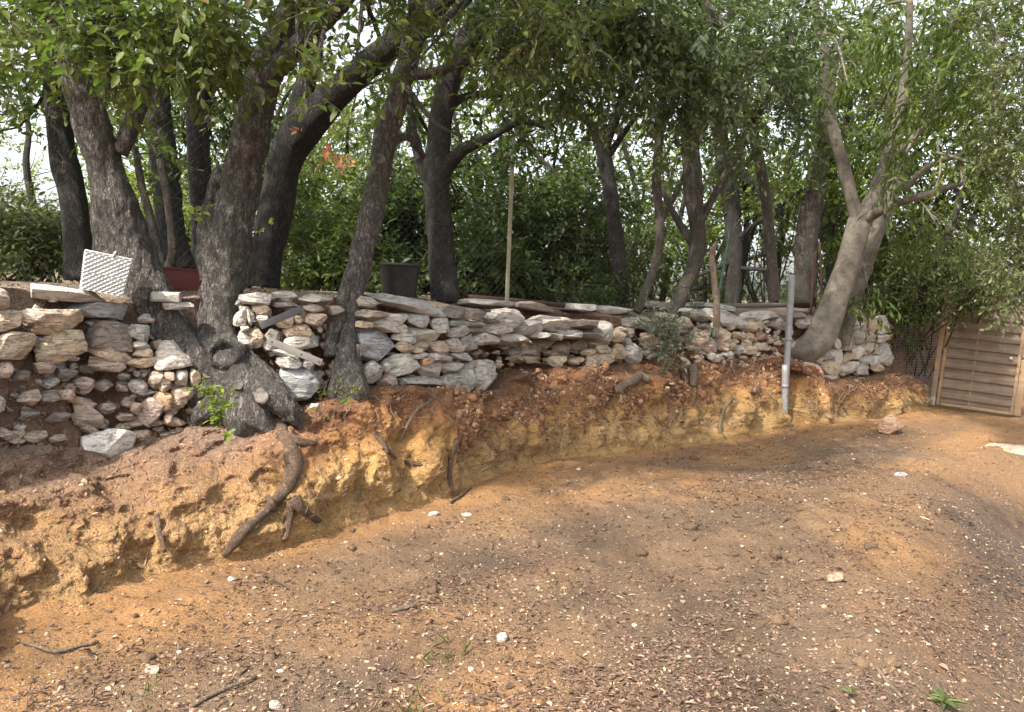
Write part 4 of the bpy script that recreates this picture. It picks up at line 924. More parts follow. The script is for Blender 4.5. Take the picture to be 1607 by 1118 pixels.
shrub('tall fine leaved hedge along the right edge of the picture', [blob(1625,200,7.8,.45,.7,.9,420), blob(1640,400,7.8,.42,.6,.5,300), blob(1650,20,7.8,.7,.8,.9,360), blob(1605,470,8.0,.2,.3,.25,60)], 'hedge_leaf', .055, gp(1790, 8.2, .0), n_stem=2, name='hedge', cat='hedge', group='tall greenery by the gate', m=11)
# farther woodland, one mass
def wood():
    cb = MB(); sb = MB()
    for (px, py, Y, rx, ry, rz, n) in [(-120,250,16,2.2,1.5,1.4,140),(60,300,20,2.5,2,1.6,150),(180,220,14,1.2,1.2,1.6,150),(330,300,13,1.3,1.2,1.4,190),(480,230,14,1.5,1.3,1.4,190),(560,330,13,1.3,1.2,1.2,230),(680,400,13,1.5,1,.8,260),(820,250,15,1.6,1.4,1.4,190),(900,390,14,1.6,1.1,1.0,260),(1010,300,15,1.6,1.4,1.4,150),(1090,420,15,1.7,1.2,.8,170),(1180,170,16,1.8,1.5,1.5,150),(1270,400,16,1.6,1.2,1.2,190),(1380,300,14,1.6,1.3,1.8,340),(1480,150,13,1.6,1.3,1.8,340),(1560,300,13,1.2,1.2,1.6,280),(1400,80,15,1.8,1.5,1.5,340),(1450,250,13,1.2,1.2,1.3,300),(1560,120,12.5,1.1,1.2,1.4,300),(1360,190,14,1.1,1.1,1.3,220),(1430,430,15,1.5,1,.9,260),(1500,400,14,1.2,.9,1.2,230),
        (-150,431,21,2.2,1.2,.9,230),(-30,435,23,2.2,1.2,.9,230),(90,440,19,2.2,1.2,.9,230),(210,444,21,2.2,1.2,.9,230),(330,448,19,2.2,1.2,.9,230),(450,452,21,2.2,1.2,.9,230),(570,456,23,2.2,1.2,.9,230),(690,461,19,2.2,1.2,.9,230),(810,465,21,2.2,1.2,.9,230),(930,469,23,2.2,1.2,.9,230),(1050,473,19,2.2,1.2,.9,230),(1170,477,21,2.2,1.2,.9,230),(1290,482,23,2.2,1.2,.9,230),(1410,486,19,2.2,1.2,.9,230),
        (500,250,15,1.2,1,1.0,170),(580,200,15,1.0,1,.9,130),(740,280,14,1.2,1,.9,170),(700,190,16,1.2,1,1.0,130),(872,240,14,1.0,1,.9,130),(1000,240,16,1.2,1,1.0,130),(1120,300,16,1.2,1,1.0,170),(1200,240,16,1.2,1,1.0,150),(240,260,15,1.0,1,1.1,130),(388,230,15,1.0,1,1.1,130),(1060,200,17,1.2,1,1.0,110),(460,180,17,1.3,1,1.0,110),
        (640,60,13,1.8,1.5,1.2,170),(800,60,12,1.6,1.4,1.0,170),(950,60,12,1.6,1.4,1.0,170),(380,100,12,1.5,1.3,1.3,170),(200,60,12,1.4,1.3,1.2,150),(1100,60,13,1.6,1.4,1.0,150),(1240,20,13,1.6,1.4,1.0,150),(60,40,11,1.3,1.2,.9,140),(520,400,13,1.4,1,.8,200),(300,410,14,1.4,1,.6,120)]:
        c = at(px, py, Y); rad = np.array([rx, ry, rz])
        pts = blob_points(c, rad, int(n * .8), .38, seed=int(abs(px)), cs=1.1); dirs = unit(pts - c) * .5 + rng.normal(0, .6, pts.shape)
        spray(cb, pts, dirs, rng.uniform(.4, .9, len(pts)), 11, .12, .5, .25, .12, 4 if 140 < py < 345 and int(px) % 4 == 0 else int(px) % 3, 3, tr=.006)
        for q in range(2):
            b0 = np.array([c[0] + rng.normal(0, .5), c[1] + rng.normal(0, .4), 1.3]); e = c + unit(rng.normal(size=3)) * rad * .8
            tube(sb, [b0, b0 * .65 + e * .35 + rng.normal(0, .25, 3), b0 * .3 + e * .7 + rng.normal(0, .3, 3), e], [.06, .045, .03, .008], 6, .2)
        for q in range(12):
            s0 = c + rng.normal(0, .4, 3) * rad; e = s0 + rng.normal(0, .7, 3) * [1, .6, .7]
            tube(sb, [s0, (s0 + e) / 2 + rng.normal(0, .08, 3), e], [.012, .009, .003], 5, .15)
    cb.add(np.zeros((0, 3)), []) if False else None
    o = cb.build('woodland', [M['dark_leaf'], M['laurel_leaf'], M['oak_leaf'], M['twig'], M['bright_leaf']]); tag(o, kind='stuff', label='distant mass of leafy wood filling the gaps behind the trunks', cat='woodland')
    o2 = sb.build('woodland_branches', M['bark_dark']); tag(o2, kind='stuff', label='tangle of thin dark branches within the distant wood', cat='branches')
wood()

# thin standing stems in front of the fence
def stick(name, label, cat, pts, m_, grp=None):
    P, Rr = limb_pts(pts); mb = MB(); tube(mb, P, Rr, 12, .04, lump=.08 if m_ in ('dead_wood', 'bark_grey', 'root') else .0, seed=3)
    return tag(mb.build(name, M[m_], origin=P[0]), label, cat, grp)
stick('dead_stem', 'bare pale dead stem standing upright from the rubble wall near the green rod', 'stick', [(1123,532,11,9.35),(1125,490,11,9.35),(1121,440,10,9.35),(1117,400,9,9.35),(1125,380,6,9.35)], 'dead_wood')
stick('fence_rod', 'thin dark green metal rod leaning beside the bare dead stem', 'rod', [(1120,530,5,9.3),(1128,460,4,9.5),(1142,380,4,9.6),(1146,340,3,9.7)], 'green_metal')
stick('rusty_rod', 'rusty upright rod left of the smooth twin trunks, slightly shorter one', 'rod', [(1272,492,4,11.4),(1276,440,4,11.4),(1280,395,4,11.4)], 'rust', 'rusty rods by the hollow trunk')
stick('rusty_rod', 'rusty upright rod nearest the smooth twin trunks, taller one', 'rod', [(1290,478,4,11.3),(1288,420,4,11.3),(1286,380,4,11.3)], 'rust', 'rusty rods by the hollow trunk')

# ---------------------------------------------------------------- wire fence
fA = at(232, 440, 6.15); fB = at(1330, 480, 12.1); fA[2] = fB[2] = 1.46
Lf = np.linalg.norm((fB - fA)[:2]); fT = (fB - fA) / Lf; fT[2] = 0; fO = np.array([fT[1], -fT[0], 0])
fence = thing('wire_fence', (fA + fB) / 2, 'chain link wire fence running along the terrace behind the wall', 'fence')
def make_fence():
    H, cell, r_ = 1.55, .075, .0010; mb = MB(); A, B = [], []
    for sgn in (1, -1):
        for u0_ in np.arange(-H, Lf + H, cell):
            a0, a1 = (u0_, u0_ + H) if sgn > 0 else (u0_ + H, u0_)
            lo, hi = 0.0, 1.0
            # clip to the run of the fence
            def cl(u, z): return fA + fT * u + np.array([0, 0, z])
            du = a1 - a0
            t0, t1 = sorted(((0 - a0) / du, (Lf - a0) / du)); t0, t1 = max(0, t0), min(1, t1)
            if t1 <= t0: continue
            n_ = 6
            ts = np.linspace(t0, t1, n_ + 1)
            sagw = lambda t: .03 * np.sin(t * 5 + u0_)
            pts = [cl(a0 + du * t, H * t) + fO * (.002 * sgn + .03 * math.sin((a0 + du * t) * 1.7) * math.sin(t * 3.0)) for t in ts]
            A += pts[:-1]; B += pts[1:]
    prisms(mb, A, B, r_, r_); mb.build('wire_mesh', M['wire'], fence)
    for z in (.02, .75, 1.54):
        mb = MB(); u = np.linspace(0, Lf, 60)
        tube(mb, fA + fT * u[:, None] + np.array([0, 0, z]) + fO * (.03 * np.sin(u * 1.7) * math.sin(z / 1.55 * 3))[:, None], np.full(60, .002), 5); mb.build('tension_wire', M['wire'], fence)
make_fence()
def fpost(pts, m_, nm='post'):
    P, Rr = limb_pts(pts); mb = MB(); T = unit(P[-1] - P[0]); L = np.linalg.norm(P[-1] - P[0]); w_ = Rr.mean()
    x = unit(fT - T * fT.dot(T)); y = np.cross(T, x); c = (P[0] + P[-1]) / 2
    box(mb, c, [x, y, T], (w_, .004, L / 2), bevel=.001); box(mb, c + y * .016, [x, y, T], (.004, .0125, L / 2), bevel=.001)
    return mb.build(nm, M[m_], fence)
fpost([(795,484,7,8.15),(806,207,7,8.15)], 'post_metal')
P, Rr = limb_pts([(735,466,8,8.0),(850,476,8,8.6),(960,488,8,9.3)]); mb = MB(); tube(mb, P, Rr, 10, .1); mb.build('bottom_rail', M['rust'], fence)
P, Rr = limb_pts([(1085,479,8,10.2),(1160,480,8,10.8),(1240,479,8,11.3)]); mb = MB(); tube(mb, P, Rr, 10, .1); mb.build('bottom_rail', M['grey_metal'], fence)

# ---------------------------------------------------------------- small things on and by the wall
def planter():
    # tapered square woven planter, leaning on its side
    c = at(166, 431, 5.0); ri = unit(np.array([.90, .44, -.17])); up = np.array([.14, .10, 1.0]); up = unit(up - ri * up.dot(ri)); bk = np.cross(up, ri)
    t = thing('woven_planter', c - up * .11, 'white woven plastic planter tipped against the leaning oak on grey slabs', 'planter')
    mb = MB(); W0, W1, H = .130, .116, .118; n = 22
    for s in range(4):
        an = s * math.pi / 2; e1 = ri * math.cos(an) + bk * math.sin(an); e2 = -ri * math.sin(an) + bk * math.cos(an)
        gu = np.linspace(-1, 1, 67); gv = np.linspace(-1, 1, 53); U, Vv = np.meshgrid(gu, gv)
        half = (W0 + W1) / 2 + (W0 - W1) / 2 * Vv
        weave = .007 * np.sin(U * math.pi * 7) * np.sign(np.sin(Vv * math.pi * 9 + 1e-6)) + .004 * np.cos(Vv * math.pi * 18)
        Pn = c + e1 * (U * half)[..., None] + up * (Vv * H)[..., None] - e2 * (half + weave)[..., None]
        nr, nc = U.shape; i = np.arange(nr - 1)[:, None] * nc; j = np.arange(nc - 1)[None]
        mb.add(Pn.reshape(-1, 3), np.stack([i + j, i + j + 1, i + nc + j + 1, i + nc + j], -1).reshape(-1, 4))
    mb.build('body', M['white_plastic'], t)
    mb = MB()
    for s in range(4):
        an = s * math.pi / 2; e1 = ri * math.cos(an) + bk * math.sin(an); e2 = -ri * math.sin(an) + bk * math.cos(an)
        box(mb, c + up * (H + .003) - e2 * (W0 - .002), [e1, e2, up], (W0 + .003 - .01 * (s % 2), .004, .004), bevel=.003)
    mb.build('rim', M['white_plastic'], t)
    mb = MB(); box(mb, c - up * (H - .01), [ri, bk, up], (W1 - .008, W1 - .008, .004), bevel=.001); mb.build('bottom_plate', M['white_plastic'], t)
    mb = MB(); tube(mb, [c + up * .11 + ri * .02 - bk * (W0 + .004), c + up * .135 + ri * .03 - bk * (W0 + .006), c + up * .15 + ri * .034 - bk * (W0 - .01)], [.005, .006, .005], 8, .01); mb.build('clip', M['white_plastic'], t)
planter()
def red_box():
    c = at(281, 439, 6.0); x = unit(np.array([.93, .36, -.05])); z = np.array([0, 0, 1.0]); y = np.cross(z, x)
    t = thing('red_box', c - z * .08, 'dull red oblong trough on the terrace behind the gap between thickest oaks', 'trough')
    hx, hy, hz = .19, .10, .075
    mb = MB(); box(mb, c - y * (hy - .008), [x, y, z], (hx, .008, hz), bevel=.004); box(mb, c + y * (hy - .008), [x, y, z], (hx, .008, hz), bevel=.004)
    box(mb, c - x * (hx - .008), [x, y, z], (.008, hy - .017, hz - .002), bevel=.003); box(mb, c + x * (hx - .008), [x, y, z], (.008, hy - .017, hz - .002), bevel=.003); box(mb, c - z * (hz - .008), [x, y, z], (hx - .017, hy - .017, .006))
    mb.build('body', M['red_paint'], t)
    mb = MB()
    for s in (-1, 1):
        box(mb, c + z * (hz + .005) + y * s * (hy - .004), [x, y, z], (hx + .008, .012, .006), bevel=.003)
    mb.build('rim', M['red_paint'], t)
red_box()
def pot():
    c = at(627, 462, 7.55); c[2] = 1.47; t = thing('plastic_pot', c, 'black plastic nursery pot standing behind the wire fence', 'plant pot')
    prof = [(0, .0), (.150, .0), (.155, .01), (.185, .30), (.188, .305), (.203, .308), (.205, .335), (.198, .338), (.192, .332), (.182, .29), (.155, .05), (0, .05)]
    seg = 48; a = np.linspace(0, 2 * math.pi, seg, endpoint=False); V = np.vstack([np.stack([c[0] + r_ * np.cos(a), c[1] + r_ * np.sin(a), np.full(seg, c[2] + z)], 1) for r_, z in [(max(p, .001), q) for p, q in prof]])
    i = np.arange(len(prof) - 1)[:, None] * seg; j = np.arange(seg)[None]; j2 = (j + 1) % seg
    mb = MB(); mb.add(V, np.stack([i + j, i + j2, i + seg + j2, i + seg + j], -1).reshape(-1, 4)); mb.build('body', M['black_plastic'], t)
pot()
def bar(name, label, cat, p0, p1, width, thick, m_, holes=0, roll_=.0):
    P0, P1 = at(*p0), at(*p1); T = unit(P1 - P0); L = np.linalg.norm(P1 - P0); c = (P0 + P1) / 2
    f = unit((EYE - c) * [1, 1, .3]); y = unit(f - T * f.dot(T)); z = np.cross(T, y)
    t = thing(name, c, label, cat); mb = MB()
    box(mb, c, [T, y, z], (L / 2, thick / 2, width / 2), bevel=thick * .3)
    if holes:
        box(mb, c + z * (width / 2 - .003) - y * .012, [T, y, z], (L / 2 - .001, .014, .004), bevel=.001); box(mb, c - z * (width / 2 - .003) - y * .012, [T, y, z], (L / 2 - .001, .014, .004), bevel=.001)
    mb.build('body', M[m_], t)
    if holes:
        for u in (-.42, .12, .45):
            hb = MB(); p = c + T * L * u + y * (thick / 2 + .001); tube(hb, [p - y * .002, p + y * .001], [.006, .006], 14); hb.build('bolt_hole', M['hole'], t)
    return t
bar('metal_bar', 'grey weathered metal bar with bolt holes lying aslant on the wall stones', 'metal bar', (420,534,5.15), (505,570,5.2), .045, .012, 'grey_metal', 3)
bar('dark_board', 'dark blackish board jammed under the thin slabs of the patched wall', 'board', (408,512,5.35), (474,485,5.45), .05, .012, 'dark_board')
def pipes():
    for (pa, pb, rad, label) in [((1233,600,10.35),(1243,432,10.45),.042,'tall grey plastic pipe standing before the rubble wall'), ((1231,668,10.18),(1232,573,10.2),.040,'short lower grey pipe with open top standing in the dug notch')]:
        P0, P1 = at(*pa), at(*pb)
        if rad > .041:
            P0 = P0 - (P1 - P0) * .12
        t = thing('drain_pipe', P0, label, 'pipe', 'grey drain pipes at the bank'); mb = MB()
        d = unit(P1 - P0); L = np.linalg.norm(P1 - P0); prof = [(0, 1), (L - .09, 1), (L - .085, 1.0), (L, 1.0), (L + .001, .86), (L - .2, .84)]
        seg = 28; x = unit(np.cross(d, [0, 1.0, 0])); y = np.cross(d, x); a = np.linspace(0, 2 * math.pi, seg, endpoint=False)
        V = np.vstack([P0 + d * h + (x * np.cos(a)[:, None] + y * np.sin(a)[:, None]) * rad * k for h, k in prof])
        i = np.arange(len(prof) - 1)[:, None] * seg; j = np.arange(seg)[None]; j2 = (j + 1) % seg
        mb.add(V, [np.stack([i + j, i + j2, i + seg + j2, i + seg + j], -1).reshape(-1, 4), ((len(prof) - 1) * seg + np.arange(seg))[None]]); mb.build('body', M['pipe_grey'], t)
        mb = MB(); q = P0 + d * (L * (.45 if rad > .041 else .62)); tube(mb, [q, q + d * .05], [rad * 1.07, rad * 1.07], 28); mb.build('collar', M['pipe_grey'], t)
pipes()
# pink paint mark on its stone
def pink_mark():
    mb = MB(); me = pk.data; n = len(me.vertices); co = np.empty(n * 3); me.vertices.foreach_get('co', co); co = co.reshape(-1, 3)
    nn = np.empty(n * 3); me.vertices.foreach_get('normal', nn); nn = nn.reshape(-1, 3)
    wc = co + np.array(pk.location); d = unit(wc - EYE); pxx = PW / 2 + FPX * (d @ cam_r) / (d @ fwd); pyy = PH / 2 - FPX * (d @ cam_u) / (d @ fwd)
    fr = (nn * -d).sum(1) > .15
    sel = fr & (np.hypot((pxx - 1278) / 11, (pyy - 578 - (pxx - 1278) * .25) / 3.6) + .5 * vnoise(wc * 25, 2) < 1)
    F = np.array([list(p.vertices) for p in me.polygons]); F = F[sel[F].all(1)]
    if len(F):
        mb.add(wc + nn * .002, F); o = mb.build('paint_mark', M['pink_paint']); o.parent = pk; o.location = -pk.location
pink_mark()

# ---------------------------------------------------------------- wooden gate panel
def gate():
    A = at(1468, 640, 12.35); B = at(1592, 655, 11.75); A[2] = B[2] = .02
    x = (B - A); W = np.linalg.norm(x); x /= W; z = unit(np.array([.035, .0, 1.0])); z = unit(z - x * z.dot(x)); y = np.cross(z, x); H = 1.70
    x, z = x * math.cos(.045) - z * math.sin(.045), z * math.cos(.045) + x * math.sin(.045)
    A = A + np.array([0, 0, .05])
    t = thing('wooden_gate', A, 'brown wooden fence panel of woven horizontal slats at the far right', 'gate')
    fw = .045
    def part(nm, mm, *bx):
        mb = MB()
        for b_ in bx: box(mb, *b_)
        return mb.build(nm, M[mm], t)
    ax = [x, y, z]
    P = lambda u, v, w_=0: A + x * u + z * v + y * w_
    part('post', 'post_wood', (P(-.05, H / 2 + .06), ax, (.034, .034, H / 2 + .07), 0, .004))
    part('post_shoe', 'pipe_grey', (P(-.05, .05), ax, (.038, .038, .07), 0, .003))
    part('post', 'post_wood', (P(W + .03, H * .44), ax, (.045, .04, H * .44), 0, .004))
    part('frame', 'post_wood', (P(fw / 2 + .005, H / 2), ax, (fw / 2, .022, H / 2), 0, .003), (P(W - fw / 2 - .02, H / 2), ax, (fw / 2, .022, H / 2), 0, .003),
         (P(W / 2, .02), ax, (W / 2 - fw - .02, .021, .022), 0, .003), (P(W / 2, H - .02), ax, (W / 2 - fw - .02, .021, .022), 0, .003))
    part('batten', 'post_wood', (P(W * .42, H / 2), ax, (.014, .009, H / 2 - .05), 0, .002))
    v = .05; k = 0
    while v < H - .1:
        h = .092 if k % 2 else .078; mb = MB(); dyv = (-.017 if k % 2 else .017)
        c0 = P(W / 2, v + h / 2, dyv)
        nx = 40; U = np.linspace(-1, 1, nx); bow = .0 * U
        box(mb, c0, ax, (W / 2 - fw - .008, .0075, h / 2 - .001), 0, .003); mb.build('slat', M['wood'], t)
        v += h - (.006 if k % 2 else .006); k += 1
    mb = MB(); p = P(W * .86, H * .50, -.03); tube(mb, [p, p - y * .02], [.014, .020], 16, .004); tube(mb, [p - y * .02, p - y * .05], [.022, .024], 16, .004); mb.build('knob', M['white_plastic'], t)
gate()
# wire grid left of the gate
def grid():
    A = at(1402, 585, 12.35); B = at(1474, 588, 12.55); x = B - A; x[2] = 0; W = np.linalg.norm(x); x /= W; z = np.array([0, 0, 1.0])
    t = thing('wire_grid', A, 'square wire mesh panel between the end wall and the wooden gate', 'wire mesh'); mb = MB(); c = .042; a, b = [], []
    for u in np.arange(0, W, c): a.append(A + x * u - z * .1); b.append(A + x * u + z * .8)
    for v in np.arange(-.1, .8, c): a.append(A + z * v); b.append(A + x * W + z * v)
    prisms(mb, a, b, .0018, .0018); mb.build('mesh_panel', M['wire_light'], t)
    mb = MB(); C0 = A + x * W * .55 - z * .1; a, b = [], []
    D = unit(x * .7 - z * .75); E = unit(x * .75 + z * .7)
    for u in np.arange(0, .5, c): a.append(C0 + D * u); b.append(C0 + D * u + E * .30); 
    for v in np.arange(0, .3, c): a.append(C0 + E * v); b.append(C0 + E * v + D * .5)
    off = np.array([-.12, -.2, 0]); prisms(mb, np.array(a) + off, np.array(b) + off, .0018, .0018); mb.build('loose_corner', M['wire_light'], t)
grid()
# pale slab at the right edge
def slab():
    c = atz(1612, 706, 0.0); mb = MB(); x = unit(np.array([.92, .38, 0])); y = unit(np.array([-.38, .92, 0])); z = np.array([0, 0, 1.0])
    V, F = stone_shape(.45, .36, .035, 901, 5, 12); W = V[:, :1] * x + V[:, 1:2] * y + V[:, 2:] * z + c
    mb.add(W, F); tag(mb.build('paving_slab', M['slab'], origin=c), 'pale flat slab lying on sunlit ground at the right edge', 'slab')
slab()

# ---------------------------------------------------------------- roots, sticks
def rootpath(pts, out):
    a = np.array(pts, float); return np.array([bankS(p[0], p[1], out * .35 + p[3]) for p in a]), np.array([p[2] * bankY(p[0], p[1]) / FPX / 2 for p in a])
def root_thing(label, limbs, m_='root', out=.06, name='root'):
    mb = MB(); P0 = None
    for l in limbs:
        P, Rr = rootpath([(list(q) + [0.0])[:4] for q in l], out); P0 = P[0] if P0 is None else P0
        tube(mb, P, Rr, 18, .02, lump=.22, lscale=14, seed=len(label) % 50)
    return tag(mb.build(name, M[m_], origin=P0), label, 'root')
root_thing('thick sawn root hanging down the ochre bank below the knotted stump',
 [[(432,650,18,-.05),(442,685,24,-.02),(454,718,28,.0),(446,750,24,.01),(425,780,16,.02),(398,803,15,.03),(376,822,19,.03),(362,842,18,.02),(348,866,9,-.03)], [(425,790,11,.04),(418,775,9,.10),(410,764,8,.13)], [(440,680,16,.02),(462,690,14,.02),(490,694,9,.0)], [(452,772,20,.02),(465,792,14),(495,812,8)], [(450,780,16),(447,810,13),(440,840,8)]])
root_thing('short cut branch like root arching out of the red earth below the overhang', [[(945,612,11,.12),(955,602,12,.14),(968,594,12,.14),(985,588,13,.1),(1000,596,12,.04)]], 'dead_wood')
root_thing('stubby grey root hanging beside the foot of the olive shrub', [[(1076,570,16,.05),(1080,585,13,.08),(1082,602,8,.08)], [(1072,585,8,.06),(1068,598,6,.06)]], 'dead_wood')
root_thing('thin pale root on the upper ochre face under the tallest wall', [[(655,632,5),(640,642,6,.02),(632,660,5,.02),(628,690,3)]], 'dead_wood', .04)
root_thing('dark wandering root across the yellow earth below the stone wall', [[(585,678,8),(596,705,9),(618,712,7),(640,722,6),(668,735,4)]], 'root', .04)
root_thing('vertical black root running to the ground under the wall end', [[(690,690,9),(693,720,9),(692,750,8),(693,772,7)]], 'root', .04)
root_thing('brown root stub poking from the lower left ochre bank', [[(243,795,8,.02),(247,820,9,.04),(256,848,7,.06)]], 'root', .04)
root_thing('pale forked root in the red rubble right of the cap slab', [[(1140,565,4),(1160,562,6),(1185,560,5),(1205,556,4)], [(1148,560,6),(1152,575,5),(1158,590,3)]], 'dead_wood', .06)
root_thing('pale thin root hanging straight down the ochre face left of the pipes', [[(1140,622,5),(1130,648,5),(1126,675,4),(1128,698,3)]], 'dead_wood', .06)
def fine_roots():
    mb = MB()
    for k in range(1500):
        px = rng.uniform(120, 1420); dens = 1.0 if px > 720 else .5 if px > 480 else .2
        if rng.random() > dens: continue
        b0, t0 = np.interp(px, SX, yb_), np.interp(px, SX, yt_)
        f0 = rng.uniform(.0, .85); py = t0 + (b0 - t0) * f0; n = rng.integers(4, 8)
        L = rng.uniform(12, 55) if px < 900 else rng.uniform(10, 40); a = rng.normal(1.57, .8); q = [[px, py]]
        for i in range(n): a += rng.normal(0, .5); q.append([q[-1][0] + math.cos(a) * L / n, min(q[-1][1] + math.sin(a) * L / n, np.interp(q[-1][0], SX, yb_) - 2)])
        q = np.array(q); o2 = np.sin(np.linspace(0, 3.14, n + 1)) * rng.uniform(.01, .05) + rng.uniform(-.004, .006)
        P = np.array([bankS(u, v, w_) for (u, v), w_ in zip(q, o2)])
        r_ = rng.choice([.0015, .0022, .003, .0045], p=[.45, .3, .18, .07]) * max(.6, P[0][1] / 6.5); tube(mb, P, np.linspace(r_, r_ * .4, n + 1), 5, .03)
    tag(mb.build('fine_roots', M['fibre']), 'tangle of fine pale rootlets hanging from the cut earth', 'rootlets', kind='stuff')
fine_roots()
def ground_stick(name, label, pts, m_='dead_wood', r_=None):
    P = np.array([atz(p[0], p[1], 0.0) for p in pts]); P[:, 2] = ground_z(P[:, 0], P[:, 1]) + np.array([p[2] for p in pts]) * P[:, 1] / FPX / 2 + .004
    mb = MB(); tube(mb, P, np.array([p[2] for p in pts]) * P[:, 1] / FPX / 2, 8, .03, lump=.15, lscale=20); return tag(mb.build(name, M[m_], origin=P[0]), label, 'stick')
ground_stick('wood_stick', 'pale straight lath lying on the dirt at the bottom edge', [(296,1118,6),(340,1094,7),(402,1068,6)])
ground_stick('wood_stick', 'short dark twig on the ochre ground near the wall foot', [(706,789,4),(722,779,4),(740,768,3)], 'root')
ground_stick('wood_stick', 'dry split reed lying on the dirt near the green rosette', [(1372,1040,4),(1392,1064,7),(1416,1092,5)], 'dead_wood')
ground_stick('root_stick', 'pale branching root strand on the dirt at the lower left', [(35,1022,4),(62,1032,6),(88,1034,6),(120,1024,5),(155,1015,3)], 'dead_wood')
ground_stick('wood_stick', 'pair of bleached stick fragments in the middle of the yard', [(612,962,4),(635,955,7),(652,950,5)], 'dead_wood')
ground_stick('root_stick', 'thin tan rootlet curving above the green rosette plant', [(1445,965,3),(1470,990,5),(1505,1020,4)], 'root')

# ---------------------------------------------------------------- small plants
def plant(name, label, pts, leaf, ll, wr=.45, m=7, tl=(.1, .2), up=.6, cat='plant', grp=None, droop=.1, flat=.8):
    """pts rows: (px, py, Y, n) sprigs from each point"""
    base = at(*pts[0][:3]); t = thing(name, base, label, cat, grp); mb = MB()
    for (px, py, Y, n) in pts:
        c = at(px, py, Y); d = rng.normal(0, .5, (n, 3)) + np.array([0, -.35, up])
        spray(mb, np.repeat(c[None], n, 0) + rng.normal(0, .012, (n, 3)), d, rng.uniform(*tl, n), m, ll, wr, droop, .1, flat=flat)
    mb.build('foliage', [M[leaf], M['twig']], t); return t
bY = lambda px, py, o=.08: float(bankY(px, py)) - o
plant('green_sprout', 'bright yellow green leafy sprout at the foot of the knotted stump', [(350,672,4.62,3),(345,655,4.62,4),(338,640,4.64,5),(332,620,4.66,5),(352,640,4.64,3),(345,615,4.68,2)], 'bright_leaf', .052, .52, 7, (.06, .13))
plant('wall_sprout', 'small green two leaf shoot below the split trunk', [(545,622,5.42,3),(528,612,5.4,3)], 'bright_leaf', .06, .35, 5, (.06, .12), grp=None)
plant('trailing_weed', 'tiny pale trailing weed below the blue grey boulder', [(505,630,5.28,3),(508,645,5.24,3),(512,615,5.3,2)], 'bright_leaf', .022, .6, 8, (.06, .12))
plant('bark_sprig', 'small yellow leaf sprig on the knotted stump trunk', [(318,340,5.1,3)], 'bright_leaf', .055, .6, 5, (.06, .12))
plant('bark_sprig', 'three pale green leaves sprouting right of the reddish bark patch', [(420,355,5.0,2)], 'bright_leaf', .05, .6, 4, (.04, .07))
plant('autumn_sprig', 'hanging sprig of pinkish withered leaves between the dark and leaning trunks', [(522,236,4.7,4),(540,250,4.7,3)], 'autumn_leaf', .055, .5, 5, (.05, .1), up=-.8)
plant('autumn_sprig', 'two orange withered leaves against the very dark broad trunk', [(472,200,4.6,2)], 'autumn_leaf', .05, .5, 3, (.03, .06), up=0)
plant('olive_shrub', 'grey green olive shrub growing from the broken wall', [(1040,560,bY(1040,560,.22),26),(1030,530,bY(1035,540,.22),26),(1050,520,bY(1050,540,.2),24),(1060,545,bY(1060,545,.1),14),(1020,505,bY(1020,540,.02),10),(1080,540,bY(1080,545,.05),10),(1090,490,bY(1090,540,0),8),(1035,590,bY(1035,590,.12),8)], 'olive_leaf', .055, .24, 16, (.2, .42), cat='shrub')
plant('ground_weed', 'low green weeds on the slope under the white end wall', [(1325,650,11.1,8),(1340,655,11.1,8),(1310,645,11.2,6)], 'hedge_leaf', .05, .3, 8, (.1, .3), cat='weed')
plant('ground_weed', 'pale weeds at the earth foot beside the wooden gate post', [(1410,632,11.9,10),(1430,640,12,8),(1400,640,11.8,6)], 'olive_leaf', .06, .35, 8, (.12, .3), cat='weed')
def rosette(px, py, label, n=14, ll=.12, leaf='oak_leaf', wr=.28):
    c = atz(px, py, 0.0); c[2] = ground_z(c[0], c[1]) + .02
    a = rng.uniform(0, 6.28, n); D = np.stack([np.cos(a), np.sin(a), rng.uniform(.15, .8, n)], 1); mb = MB()
    leaves(mb, np.repeat(c[None], n, 0), D, np.array([[0, 0, 1.0]] * n) + rng.normal(0, .2, (n, 3)), ll * rng.uniform(.6, 1.15, n), wr, curl=.3)
    tag(mb.build('rosette_weed', M[leaf], origin=c), label, 'weed')
rosette(1482, 1072, 'green rosette weed on the dirt near the bottom right corner', 26, .085, 'hedge_leaf', .3)
rosette(1338, 1092, 'small sparse green weed left of the rosette weed', 7, .05, 'oak_leaf')
def tuft(px, py, label, n=34, h=.075):
    c = atz(px, py, 0.0); a = rng.uniform(0, 6.28, n); P = c + np.stack([rng.normal(0, .06, n), rng.normal(0, .06, n), 0 * a], 1); P[:, 2] = ground_z(P[:, 0], P[:, 1])
    D = np.stack([np.cos(a) * .6, np.sin(a) * .6, rng.uniform(.4, 1.3, n)], 1); mb = MB(); leaves(mb, P, D, rng.normal(0, 1, (n, 3)), h * rng.uniform(.4, 1.1, n), .05, curl=.35)
    tag(mb.build('grass_tuft', M['grass_blade'], origin=c), label, 'grass tuft', 'grass tufts on the dirt', 'stuff')
tuft(702, 1030, 'thin green grass tuft in the dark damp patch'); tuft(640, 1112, 'sparse grass tuft at the bottom edge', 20); tuft(250, 1090, 'faint scattered grass blades near the pale straight lath', 14, .06); 

